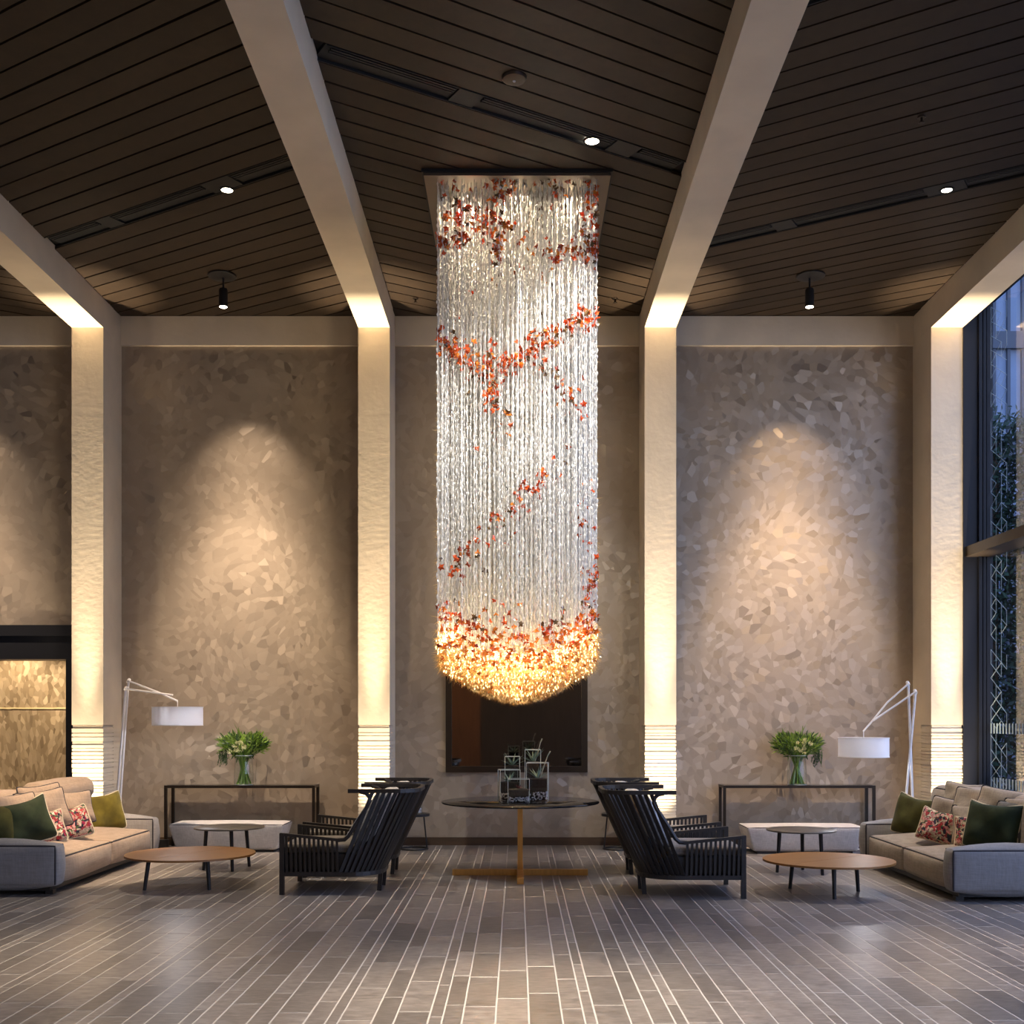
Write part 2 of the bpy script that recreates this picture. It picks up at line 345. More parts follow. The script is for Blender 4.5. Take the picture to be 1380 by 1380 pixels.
def floral(name, seed):
    m, N, L, b = newmat(name); tcn = N.new('ShaderNodeTexCoord'); mp = N.new('ShaderNodeMapping'); mp.inputs['Location'].default_value = (seed, seed*.7, seed*1.3)
    L.new(tcn.outputs['Object'], mp.inputs[0])
    nz = N.new('ShaderNodeTexNoise'); nz.inputs['Scale'].default_value = 20; L.new(mp.outputs[0], nz.inputs['Vector'])
    ad = N.new('ShaderNodeVectorMath'); ad.operation = 'MULTIPLY_ADD'; ad.inputs[1].default_value = (.09, .09, .09); L.new(nz.outputs['Color'], ad.inputs[0]); L.new(mp.outputs[0], ad.inputs[2])
    v = N.new('ShaderNodeTexVoronoi'); v.inputs['Scale'].default_value = 40; L.new(ad.outputs[0], v.inputs['Vector'])
    se = N.new('ShaderNodeSeparateXYZ'); L.new(v.outputs['Color'], se.inputs[0])
    rp = N.new('ShaderNodeValToRGB'); rp.color_ramp.interpolation = 'CONSTANT'
    cols = [(0, (.55, .45, .32)), (.24, (.40, .045, .05)), (.40, (.03, .032, .05)), (.56, (.66, .30, .28)), (.70, (.70, .60, .46)), (.84, (.07, .12, .05)), (.93, (.36, .03, .08))]
    e = rp.color_ramp.elements; e[0].position = 0; e[0].color = (*cols[0][1], 1); e[1].position = cols[1][0]; e[1].color = (*cols[1][1], 1)
    for p, c in cols[2:]: x = e.new(p); x.color = (*c, 1)
    L.new(se.outputs['X'], rp.inputs[0])
    dk = N.new('ShaderNodeMapRange'); dk.inputs[1].default_value = 0.0; dk.inputs[2].default_value = 0.7; dk.inputs[3].default_value = 1.25; dk.inputs[4].default_value = 0.55
    L.new(v.outputs['Distance'], dk.inputs[0])
    sc = N.new('ShaderNodeVectorMath'); sc.operation = 'SCALE'; L.new(rp.outputs[0], sc.inputs[0]); L.new(dk.outputs[0], sc.inputs['Scale']); L.new(sc.outputs[0], b.inputs['Base Color'])
    b.inputs['Roughness'].default_value = 0.8; b.inputs['Specular IOR Level'].default_value = 0.2
    return m

M = {}
M['plaster'] = mat('cream_plaster', (.70, .605, .46), .75, var=.06, scale=2.5, bump=.25, bscale=14)
M['rib'] = mat('ribbed_plaster', (.68, .60, .47), .6, var=.04, scale=6)
M['paper'] = wallpaper('faceted_wall_covering', (.345, .285, .220), (.385, .320, .248), 11.5, 1.1, .38, .24)
M['gold'] = wallpaper('gold_wall_covering', (.40, .29, .17), (.58, .44, .28), 22, 1.8, .45, .3, (1, 1, .5))
M['plank'] = piecemat('dark_stained_plank', (.020, .0114, .0052), (.031, .0182, .0084), .55, 3.0, (3, 3, 3), .25, .05, .35)
M['void'] = mat('black_backing', (.006, .005, .005), .9)
M['tile'] = piecemat('grey_stone_tile', (.124, .110, .102), (.232, .206, .190), .33, 7.0, (1.6, 4.0, 1), .48, .25, .5, rvar=.08)
M['grout'] = mat('pale_grout', (.50, .465, .43), .8)
M['blackmetal'] = mat('black_powder_coated_metal', (.012, .011, .011), .42, var=.1)
M['blackframe'] = mat('black_anodised_metal', (.010, .011, .015), .5, .0, spec=.3)
M['bronze'] = mat('dark_bronze_metal', (.045, .034, .026), .35, .8)
M['skirt'] = mat('dark_timber_skirting', (.07, .04, .02), .5, var=.2, scale=4, stretch=(1, 1, 8))
M['chair'] = mat('black_stained_timber', (.016, .013, .012), .38, var=.15, scale=20)
M['chairpad'] = fabric('speckled_taupe_fabric', (.17, .145, .12), .15, 300)
M['backpad'] = mat('marbled_pale_fabric', (.48, .47, .46), .8, var=.6, scale=22)
M['sofa'] = fabric('linen_cool_lit', (.265, .252, .245), .05)  # arm linen: its cooler, dimmer light is put into the colour
M['sofa2'] = fabric('linen_warm_lit', (.33, .245, .178), .07)  # same sofa linen, colour warmed for the warm light falling on it
M['sofa3'] = fabric('grey_beige_linen', (.275, .228, .185), .07)
M['pipe'] = mat('dark_piping', (.03, .026, .03), .8)
M['palepipe'] = mat('cream_piping', (.62, .54, .38), .8)
M['plinth'] = mat('dark_plinth', (.015, .013, .012), .5)
M['olive'] = mat('olive_velvet', (.125, .098, .012), .8, var=.4, scale=7, bump=.5, bscale=7, sheen=.08, spec=.2)
M['green'] = mat('dark_green_velvet', (.020, .030, .012), .8, var=.4, scale=7, bump=.5, bscale=7, sheen=.06, spec=.2)
M['darkolive'] = mat('deep_olive_velvet', (.050, .048, .010), .8, var=.4, scale=7, bump=.5, bscale=7, sheen=.06, spec=.2)
M['greycush'] = fabric('dark_grey_linen', (.12, .11, .10), .08)
M['floral1'] = floral('floral_print', 1.0); M['floral2'] = floral('floral_print_b', 4.3); M['floral3'] = floral('floral_print_c', 7.7); M['floral4'] = floral('floral_print_d', 12.1)
M['bench'] = fabric('off_white_boucle', (.44, .42, .41), .06, 420)
M['white'] = mat('white_enamel', (.82, .80, .78), .4)
M['shade'] = translucent('white_drum_fabric', (.88, .87, .88), (.85, .84, .85), .35, .5, .02)
M['wood'] = piecemat('warm_oak_veneer', (.26, .112, .026), (.26, .112, .026), .42, 3.0, (1.2, 9, 1), .18, .03)
M['darktop'] = mat('dark_brown_lacquer', (.10, .085, .07), .4, var=.12)
M['blackglass'] = mat('black_glass', (.005, .005, .006), .08, spec=.35)
M['brass'] = mat('brushed_brass', (.62, .36, .12), .33, 1.0, var=.1, scale=30, stretch=(1, 1, .1))
M['glass'] = thin_glass('clear_glass', (.93, .96, .95), 0.0, 1.4)
M['glassedge'] = mat('glass_edge', (.62, .70, .66), .15, spec=.8)
M['pane'] = thin_glass('window_glass', (.86, .92, .97), 0.0, 1.7)
M['water'] = thin_glass('water', (.82, .92, .84), 0.0, .6)
M['soil'] = mat('black_soil', (.014, .011, .010), .95, var=.5, scale=60)
M['pebble'] = mat('pale_pebble', (.55, .56, .62), .5, var=.4, scale=50)
M['agave'] = mat('grey_green_succulent', (.22, .32, .24), .5, var=.2, scale=20)
M['succred'] = mat('reddish_succulent', (.16, .05, .05), .5)
M['twig'] = mat('bleached_twig', (.36, .35, .26), .7)
M['leaf'] = translucent('fresh_leaf', (.20, .33, .045), (.26, .42, .05), .35, .35, .06, .45)
M['leafdark'] = translucent('dark_leaf', (.05, .11, .025), (.06, .12, .02), .3, .35, .06, .4)
M['hedgeleaf'] = translucent('hedge_leaf', (.014, .034, .020), (.014, .034, .018), .3, .5, .03, .5)
M['stem'] = translucent('green_stem', (.20, .36, .05), (.18, .32, .04), .3, .3, .06, .4)
M['bloom'] = translucent('cream_bloom', (.70, .70, .42), (.6, .6, .3), .4, .5, .02, .15)
M['mirror'] = mat('smoked_mirror', (.30, .28, .26), .03, 1.0)
M['strand'] = translucent('clear_glass_bead', (.90, .89, .86), (.90, .89, .86), .5, .2, .12, .2)
M['wire'] = mat('steel_wire', (.65, .65, .66), .3, .6)
M['redglass'] = translucent('red_glass_leaf', (.58, .105, .022), (.62, .13, .025), .5, .15, .10, .45)
M['orangeglass'] = translucent('orange_glass_leaf', (.75, .27, .04), (.80, .30, .04), .5, .15, .10, .35)
M['brownglass'] = translucent('brown_glass_leaf', (.17, .10, .04), (.17, .10, .04), .5, .15, .12, .4)
M['amber'] = translucent('amber_glass_spike', (.85, .62, .26), (.95, .70, .30), .6, .15, .12, .3)
M['tip'] = emis('lit_glass_tip', (1.0, .74, .34), 4.0)
M['canopy'] = mat('brushed_nickel', (.30, .26, .22), .28, .9)
M['lens'] = emis('lamp_lens', (1.0, .86, .66), 14.0)
M['ventdark'] = mat('black_vent', (.004, .005, .006), .6)
M['ventslat'] = mat('dark_grey_vent_slat', (.008, .009, .010), .6)
M['frit'] = mat('white_glass_print', (.36, .46, .50), .6)
M['panelwood'] = mat('brown_wood_panel', (.16, .07, .03), .5, var=.25, scale=3, stretch=(6, 1, .5))
M['paneldark'] = mat('dark_wood_panel', (.055, .042, .032), .5, var=.2, scale=3, stretch=(6, 1, .5))
M['palewall'] = mat('pale_grey_paint', (.42, .41, .40), .8)
M['cladding'] = mat('blue_grey_cladding', (.16, .22, .32), .6, var=.1, scale=1.5)
M['claddark'] = mat('dark_cladding', (.035, .05, .075), .6)
M['strip'] = mat('strip_glitter', (.80, .66, .36), .4)  # plain pale colour stands in for the glitter of brass
M['bulb'] = emis('shade_fill_bulb', (.95, .95, 1.0), 6.0)
M['pavement'] = mat('grey_pavement', (.16, .16, .17), .8, var=.2, scale=3)

# ------------------------------------------------------------------ setting: floor with stone tiles
XL, XR, Y0, Y1 = -9.2, 5.65, -3.0, YW
fl = MB(); fl.box(XL-.3, XR+.1, Y0-.2, Y1+2.2, -.12, -.0015)
floor = tag(fl.build('floor', M['grout']), 'grey stone tile floor laid in staggered lengthwise strips of mixed widths', 'floor', kind='structure')
widths = []
pat = [.178, .177, .117, .062, .178, .112, .118, .066, .176, .115]
x = .09-.177*1; strips = []
k = 0; xr = -.115
# strips to the right start at the seam near the picture's centre, then to the left
i = 0
while xr < XR:
    w = pat[i % len(pat)]; strips.append((xr, xr+w)); xr += w; i += 1
xl = -.115; i = 0; patl = [.176, .105, .073, .178, .115, .177, .064, .112, .178, .117]
while xl > XL:
    w = patl[i % len(patl)]; strips.append((xl-w, xl)); xl -= w; i += 1
tiles = []
LT = .72
for a, b in strips:
    off = random.random()*LT
    y = 4.6-off
    while y < YW+.2:
        tiles.append((a, b, y, min(y+LT, YW))); y += LT
def scr_area(t):
    a, b, y0, y1 = t; yc = max((y0+y1)/2, 1.0); xm = (a+b)/2
    v = (PX+F*xm/yc, PY+F*HC/yc)
    inside = -30 < v[0] < 1410 and v[1] < 1410
    return (F*(b-a)/yc*F*HC*abs(1/max(y0, .8)-1/max(y1, .9))) if inside else 0
tiles.sort(key=scr_area, reverse=True)
tmesh = {}
def tile_mesh(w, l):
    key = (round(w, 3), round(l, 2))
    if key not in tmesh:
        g = .0040; b = .0018; mb = MB()
        x1, y1 = w-2*g, l-2*g
        vs = [(0, 0, -.02), (x1, 0, -.02), (x1, y1, -.02), (0, y1, -.02), (0, 0, -b), (x1, 0, -b), (x1, y1, -b), (0, y1, -b),
              (b, b, 0), (x1-b, b, 0), (x1-b, y1-b, 0), (b, y1-b, 0)]
        mb.add(vs, [(0,1,5,4),(1,2,6,5),(2,3,7,6),(3,0,4,7),(4,5,9,8),(5,6,10,9),(6,7,11,10),(7,4,8,11),(8,9,10,11)])
        tmesh[key] = mb.mesh('tile', M['tile'])
    return tmesh[key]
rest = MB()
for n, (a, b, y0, y1) in enumerate(tiles):
    if y1-y0 < .05: continue
    dz = random.uniform(-.0008, .0004)
    if n < 300:
        inst('tile', tile_mesh(b-a, y1-y0), floor, Matrix.Translation((a+.0040, y0+.0040, dz)))
    else:
        g = .0040; c = .0018; z = dz
        vs = [(a+g, y0+g, -.02), (b-g, y0+g, -.02), (b-g, y1-g, -.02), (a+g, y1-g, -.02), (a+g, y0+g, z-c), (b-g, y0+g, z-c), (b-g, y1-g, z-c), (a+g, y1-g, z-c),
              (a+g+c, y0+g+c, z), (b-g-c, y0+g+c, z), (b-g-c, y1-g-c, z), (a+g+c, y1-g-c, z)]
        rest.add(vs, [(0,1,5,4),(1,2,6,5),(2,3,7,6),(3,0,4,7),(4,5,9,8),(5,6,10,9),(6,7,11,10),(7,4,8,11),(8,9,10,11)])
for a, b in strips:      # the strips go on under and behind the camera
    y = 4.6-.4
    while y > Y0:
        rest.box(a+.0040, b-.0040, max(y-LT, Y0)+.0040, y-.0040, -.02, 0); y -= LT
tag(rest.build('tile_field', M['tile'], floor), kind='stuff')

# ------------------------------------------------------------------ ceiling of slanting planks, one herringbone field per bay
ANG = math.radians(31.5); CA, SA = math.cos(ANG), math.sin(ANG); PITCH = .2373
cb = MB(); cb.box(XL, XR+.1, Y0, YW+.3, HCEIL+.05, HCEIL+.15)
ceiling = tag(cb.build('ceiling', M['void']), 'dark stained timber ceiling of slanting boards meeting at the beams', 'ceiling', kind='structure')
def clip(poly, nx, ny, d):                 # keep nx*x+ny*y <= d
    out = []
    for i in range(len(poly)):
        p, q = poly[i], poly[(i+1) % len(poly)]
        a = nx*p[0]+ny*p[1]-d; b = nx*q[0]+ny*q[1]-d
        if a <= 0: out.append(p)
        if a*b < 0:
            t = a/(a-b); out.append((p[0]+(q[0]-p[0])*t, p[1]+(q[1]-p[1])*t))
    return out
bays = [(XL, CX[0]-CW, 1, 7.825, None), (CX[0]+CW, CX[1]-CW, -1, 5.539, 7.80), (CX[1]+CW, CX[2]-CW, 1, 7.825, 8.181), (CX[2]+CW, CX[3]-CW, -1, 11.44-PITCH/2, 11.44),
        (CX[3]+CW, XR, 1, 7.825, None)]
vents = []
for bx0, bx1, sg, d0, vent in bays:
    nx, ny = -SA*sg, CA                     # normal of the board lines
    ds = [nx*xx+ny*yy for xx in (bx0, bx1) for yy in (4.0, YW)]
    if vent: kv = math.floor((vent-d0)/PITCH); vents.append((bx0, bx1, sg, d0+(kv+.5)*PITCH))
    else: kv = None
    k = math.floor((min(ds)-d0)/PITCH)
    while d0+k*PITCH < max(ds):
        skip = vent and (k == kv or (vent == 11.44 and k == kv-15))
        if vent == 11.44 and k == kv-15: vents.append((bx0, bx1, sg, d0+(k+.5)*PITCH))
        if not skip:
            a, b = d0+k*PITCH+.011, d0+(k+1)*PITCH-.011
            poly = [(bx0, 4.0), (bx1, 4.0), (bx1, YW), (bx0, YW)]
            poly = clip(clip(poly, nx, ny, b), -nx, -ny, -a)
            if len(poly) >= 3:
                mb = MB(); dz = random.uniform(-.002, .002)
                mb.prism(poly, HCEIL+dz, HCEIL+.03)
                mb.build('plank', M['plank'], ceiling)
        k += 1
bk = MB(); bk.box(XL, XR, Y0, 3.99, HCEIL, HCEIL+.03); bk.build('rear_soffit', M['plank'], ceiling)

# ------------------------------------------------------------------ walls
wb = MB()
DX0, DX1, DZ = -9.2, -5.62, 2.35            # doorway through the back wall, left bay
wb.box(DX1, XR+.1, YW, YW+.2, 0, HCEIL+.05)
wb.box(XL, DX1, YW, YW+.2, DZ, HCEIL+.05)
wall = tag(wb.build('wall_back', M['paper']), 'taupe wall with faceted shimmering covering between the cream columns', 'wall', kind='structure')
for i, (a, b) in enumerate([(XL, CX[0]-CW), (CX[0]+CW, CX[1]-CW), (CX[1]+CW, CX[2]-CW), (CX[2]+CW, CX[3]-CW)]):
    mb = MB(); mb.box(a, b, YW-.05, YW, 6.25, HCEIL-.005)
    tag(mb.build('trim_%d' % (i+1), M['plaster']), ['cream plaster header over the doorway bay', 'cream plaster header above the left wall panel', 'cream plaster header behind the chandelier', 'cream plaster header above the right wall panel'][i], 'header', kind='structure')
for i, (a, b) in enumerate([(CX[0]+CW, CX[1]-CW), (CX[1]+CW, CX[2]-CW), (CX[2]+CW, CX[3]-CW)]):
    mb = MB(); mb.box(a, b, YW-.018, YW, 0, .10)
    tag(mb.build(['baseboard_left', 'baseboard_back', 'baseboard_right'][i], M['skirt']), ['dark timber skirting behind the left console', 'dark timber skirting behind the round table', 'dark timber skirting behind the right console'][i], 'baseboard', kind='structure')
wl_ = MB(); wl_.box(XL-.2, XL, Y0, YW+2.2, 0, HCEIL+.05); tag(wl_.build('wall_left', M['palewall']), 'plain pale wall closing the room beyond the left columns', 'wall', kind='structure')
wf = MB(); wf.box(XL, XR+.1, Y0-.2, Y0, 0, HCEIL+.05)
wfo = tag(wf.build('wall_front', M['palewall']), 'pale wall behind the viewer with dark timber panels', 'wall', kind='structure')
mb = MB(); mb.box(-1.0, 5.3, Y0, Y0+.05, 0, 2.9); mb.build('dark_panel', M['paneldark'], wfo)
mb = MB(); mb.box(-4.5, -1.02, Y0, Y0+.05, 0, 2.9); mb.build('brown_panel', M['panelwood'], wfo)

# columns and beams
colnames = ['cream column between the black doorway and the left floor lamp', 'cream column behind the left pair of armchairs', 'cream column behind the right pair of armchairs', 'cream column beside the tall window']
beamnames = ['cream ceiling beam over the column by the doorway', 'cream ceiling beam left of the chandelier', 'cream ceiling beam right of the chandelier', 'cream ceiling beam along the window']
for i, x in enumerate(CX):
    c = thing('column', colnames[i], 'column', (x, YC, 0), kind='structure')
    mb = MB(); mb.box(-CW, CW, 0, .35, 1.51, HB); mb.box(-CW+.004, CW-.004, .35, YW-YC, 0, HCEIL)
    mb.build('shaft', M['plaster'], c)
    rb = MB(); z = 0.0; rr = random.Random(3+i)
    rb.box(-CW+.010, CW-.010, .010, .60, 0, 1.505)
    while z < 1.47:
        h = rr.choice([.032, .038, .046, .06]); h = min(h, 1.505-z); e = rr.choice([0, 0, .003, .005])
        rb.box(-CW+e, CW-e, e, .60, z, z+h-.011); z += h
    rb.build('ribbed_base', M['rib'], c)
    b = MB(); b.box(x-CW, x+CW, Y0, YC+.35, HB, HCEIL+.04)
    tag(b.build('beam', M['plaster']), beamnames[i], 'beam', kind='structure')

# doorway in the left bay: black stepped portal and gold lobby beyond
d = thing('door_1', 'black framed doorway opening onto a gold patterned lobby wall', 'doorway', (0, YW, 0), kind='structure')
jx = -5.62
mb = MB(); mb.box(DX0, CX[0]-CW-.005, -.06, 0, 2.62, 2.755); mb.box(DX0, CX[0]-CW-.005, -.03, 0, 2.33, 2.62); mb.build('header_panel', M['blackframe'], d)
mb = MB(); mb.box(CX[0]-CW-.11, CX[0]-CW-.005, -.06, 0, 0, 2.62); mb.box(CX[0]-CW-.30, CX[0]-CW-.11, -.03, 0, 0, 2.33); mb.build('jamb', M['blackframe'], d)
mb = MB(); mb.box(CX[0]-CW-.20, CX[0]-CW-.115, -.045, -.031, 0, 2.45); mb.build('bronze_strip', M['bronze'], d)
mb = MB(); mb.box(-5.66, -5.63, 0, .5, 0, 2.35); mb.box(DX0, -5.63, 0, .5, 2.335, 2.365); mb.build('reveal', M['blackframe'], d)
gw = MB(); gw.box(XL, -5.0, YW+1.6, YW+1.7, 0, 3.0)
tag(gw.build('wall_lobby', M['gold']), 'gold patterned lobby wall seen through the black doorway', 'wall', kind='structure')
gt = MB(); gt.box(XL, -5.05, YW+.2, YW+1.6, 2.9, 3.0); gt.box(-5.1, -5.0, YW+.2, YW+1.6, 0, 2.95); gt.build('lobby_shell', M['palewall'], d, loc=(0, -YW, 0))
st = MB(); st.box(XL, -5.2, YW+1.59, YW+1.6, 1.72, 1.74); st.build('brass_strip', M['strip'], d, loc=(0, -YW, 0))
for xx in (-8.2, -6.9, -5.9):
    spot((xx, YW+1.0, 2.85), (xx, YW+1.6, 1.2), 60, 50, .9, (1, .80, .56), .04)

# window wall at the right
wd = thing('window_1', 'tall dark framed window wall with white line patterned glass', 'window', (XR, 0, 0), kind='structure')
mb = MB(); mb.box(CX[3]+CW-XR, -.14, YC-.02, YC+.3, 0, HCEIL); mb.build('jamb', M['blackframe'], wd)
mb = MB()
for q0, q1, e in ((-.14, -.10, .03), (-.10, -.085, 0), (-.085, -.05, .02), (-.05, -.04, -.01), (-.04, .03, .015)): mb.box(q0, q1, YC-.02-e, YC+.3, 0, HCEIL)
mb.build('stile', M['blackframe'], wd)
for y in (10.32, 6.9, 3.45, 0.0, -2.95):
    mb = MB(); mb.box(-.08, .06, y-.04, y+.04, 0, HCEIL); mb.build('mullion', M['blackframe'], wd)
mb = MB(); mb.box(-.29, .05, Y0, YC-.02, 3.52, 3.64); mb.build('transom', M['bronze'], wd)
mb = MB(); mb.box(-.1, .05, Y0, YC-.02, 0, .12); mb.build('sill', M['blackframe'], wd)
mb = MB(); mb.box(-.1, .05, Y0, YC-.02, HCEIL-.06, HCEIL+.05); mb.build('head_frame', M['blackframe'], wd)
yy = [YC-.03, 10.32, 6.9, 3.45, 0.0, Y0]
for i in range(5):
    for z0, z1 in ((.12, 3.52), (3.64, HCEIL-.06)):
        mb = MB(); mb.add([(0, yy[i+1], z0), (0, yy[i], z0), (0, yy[i], z1), (0, yy[i+1], z1)], [(0, 1, 2, 3)]); mb.build('pane', M['pane'], wd)
ft = MB(); rr = random.Random(5); a = .17
def fline(y0, z0, y1, z1, w=.0038): ft.bar((-.004, y0, z0), (-.004, y1, z1), w, .002, up=(1, 0, 0))
for c in range(4):
    yb = YC-.06-c*a*.866
    for r in range(40):
        z = .2+r*a+(a/2 if c % 2 else 0)
        if z > HCEIL-.3 or 3.35 < z < 3.66: continue
        pd_ = .78-.13*c
        if rr.random() < pd_: fline(yb, z, yb, z+a)
        if c < 3:
            if rr.random() < pd_: fline(yb, z, yb-a*.866, z+a/2)
            if rr.random() < pd_: fline(yb, z+a, yb-a*.866, z+a/2)
for zc in (1.47, .83):
    y = YC-.05
    while y > 10.6: ft.box(-.004, -.002, y-.03, y, zc-.06, zc+.06); y -= .085
ft.build('printed_pattern', M['frit'], wd)['kind'] = 'stuff'
# outside: pavement, clad building, hedge
mb = MB(); mb.box(XR+.2, 40, -8, 45, -.2, -.02); tag(mb.build('ground_outside', M['pavement']), 'grey paving outside the tall window', 'ground', kind='structure')
nb = thing('neighbouring_building', 'blue grey ribbed building outside the tall window', 'building', (6.2, 24, -.02))
mb = MB(); mb.box(0, 14, 0, 4, 0, 14); mb.build('wall', M['cladding'], nb)
for k in range(46):
    q = MB(); q.box(.1+k*.3, .16+k*.3, -.08, 0, 0, 14); q.build('fin', M['claddark'], nb)
for zz in (4.6, 7.0, 9.3):
    q = MB(); q.box(0, 14, -.12, 0, zz, zz+.35); q.build('floor_band', M['claddark'], nb)
hg = thing('hedge', 'tall dark green hedge outside the window wall', 'hedge', (7.3, 20.5, -.02))
hb = MB(); rr = random.Random(9)
for _ in range(26000):
    p = Vector((rr.uniform(0, 4), rr.uniform(-.6, .6), rr.uniform(0, 7.1)-.5*rr.random()**3)); s_ = rr.uniform(.05, .10)
    u = Vector((rr.gauss(0, 1), rr.gauss(0, 1), rr.gauss(0, 1))).normalized()*s_; w_ = u.orthogonal().normalized()*s_*.5
    hb.add([p-u, p+w_, p+u, p-w_], [(0, 1, 2, 3)])
tag(hb.build('foliage', M['hedgeleaf'], hg), kind='stuff')
mb = MB()
for k in range(5): mb.tube([(.4+k*.8, 0, 0), (.45+k*.8, .05, 6.6)], .06, 6)
mb.build('trunk', M['skirt'], hg)

# ------------------------------------------------------------------ ceiling fittings
ventlab = {0: 'long black slot vent with a downlight in the left ceiling bay', 1: 'long black slot vent above the chandelier', 2: 'long black slot vent with a downlight near the window', 3: 'black slot vent at the top of the picture beside the right beam'}
order = []
for bx0, bx1, sg, dc in vents:
    xm = (bx0+bx1)/2; ym = (dc+SA*sg*xm)/CA
    order.append((xm, ym, sg))
lab_for = {}
for xm, ym, sg in order:
    if xm < -2: l = ventlab[0]
    elif xm < 2: l = ventlab[1]
    elif ym > 9.5: l = ventlab[2]
    else: l = ventlab[3]
    v = thing('ceiling_vent', l, 'vent', (xm, ym, HCEIL), rz=ANG*sg)
    half = 1.48/CA*1.0
    ch = MB(); ch.box(-half, half, -.112, .112, .022, .045); ch.box(-half, half, -.115, -.105, -.002, .045); ch.box(-half, half, .105, .115, -.002, .045)
    ch.build('housing', M['ventdark'], v)
    segs = [(-half+.05, -.62), (-.36, .95), (1.25, half-.05)] if sg > 0 else [(-half+.05, -.95), (-.7, .55), (.95, half-.05)]
    for a, b in segs:
        for yy_ in (-.075, -.045, -.015):
            q = MB(); q.box(a, b, yy_-.009, yy_+.009, .0, .02); q.build('slat', M['ventslat'], v)
    for a, b in zip(segs[:-1], segs[1:]):
        q = MB(); q.box(a[1]+.02, b[0]-.02, -.10, .10, .002, .02); q.build('cover_plate', M['ventslat'], v)
def downlight(px, py, label, r=.05):
    Y = F*(HCEIL-.0-HC)/(PY-py); x = (px-PX)*Y/F
    t = thing('downlight', label, 'light', (x, Y, HCEIL+.006))
    mb = MB(); mb.lathe([(r, -.012), (r+.018, -.012), (r+.018, 0), (r, 0)], 20, close=True); mb.build('trim_ring', M['ventslat'], t, True)
    mb = MB(); mb.disc((0, 0, 0), r, -.008, -.002, 20, .001); mb.build('lens', M['lens'], t)
    return t
downlight(306, 256, 'lit downlight in the left bay slot vent', .055)
downlight(798, 190, 'bright glaring downlight in front of the chandelier canopy', .06)
downlight(1276, 256, 'lit downlight in the slot vent near the window', .05)
def pendant_spot(px, py, label):
    Y = 13.1; p = W3(px, py, Y); x = p.x
    t = thing('ceiling_spotlight', label, 'spotlight', (x, Y, HCEIL))
    mb = MB(); mb.disc((0, -.05, 0), .16, -.022, -.002, 28); mb.build('ceiling_plate', M['blackmetal'], t, True)
    mb = MB(); mb.tube([(0, 0, -.02), (0, 0, -.16)], .012, 8); mb.build('stem', M['blackmetal'], t, True)
    mb = MB(); mb.lathe([(.0001, -.14), (.045, -.14), (.05, -.16), (.05, -.345), (.044, -.345), (.044, -.33)], 18); mb.build('can', M['blackmetal'], t, True)
    mb = MB(); mb.disc((0, 0, 0), .0435, -.348, -.335, 18, .002); mb.build('lens', M['lens'], t, True)
pendant_spot(301, 405, 'black cylinder ceiling spotlight in the left bay')
pendant_spot(1091, 405, 'black cylinder ceiling spotlight in the right bay')
def ceil_disc(name, px, py, r, label, cat, mt, lip=0):
    Y = F*(HCEIL-HC)/(PY-py); x = (px-PX)*Y/F
    t = thing(name, label, cat, (x, Y, HCEIL))
    mb = MB(); mb.lathe([(.0001, -.03), (r*.55, -.03), (r*.9, -.022), (r, -.004), (r, 0)], 28); mb.build('cover', mt, t, True)
    mb = MB(); mb.disc((0, 0, 0), .012, -.036, -.028, 12, .001); mb.build('sensor', M['pebble'], t, True)
ceil_disc('smoke_detector', 693, 104, .10, 'round brown smoke detector on the ceiling above the chandelier', 'detector', M['bronze'])
def sprinkler(px, py, label):
    Y = F*(HCEIL-HC)/(PY-py); x = (px-PX)*Y/F
    t = thing('fire_sprinkler', label, 'sprinkler', (x, Y, HCEIL))
    mb = MB(); mb.disc((0, 0, 0), .035, -.012, -.001, 16); mb.build('escutcheon', M['bronze'], t, True)
    mb = MB(); mb.tube([(0, 0, -.01), (0, 0, -.05)], .010, 8); mb.build('stem', M['bronze'], t, True)
    mb = MB(); mb.disc((0, 0, 0), .026, -.056, -.05, 12, .001); mb.build('deflector', M['bronze'], t, True)
sprinkler(560, 402, 'small sprinkler head left of the chandelier')
sprinkler(829, 402, 'small sprinkler head right of the chandelier')
sprinkler(1242, 157, 'small sprinkler head in the right ceiling bay')

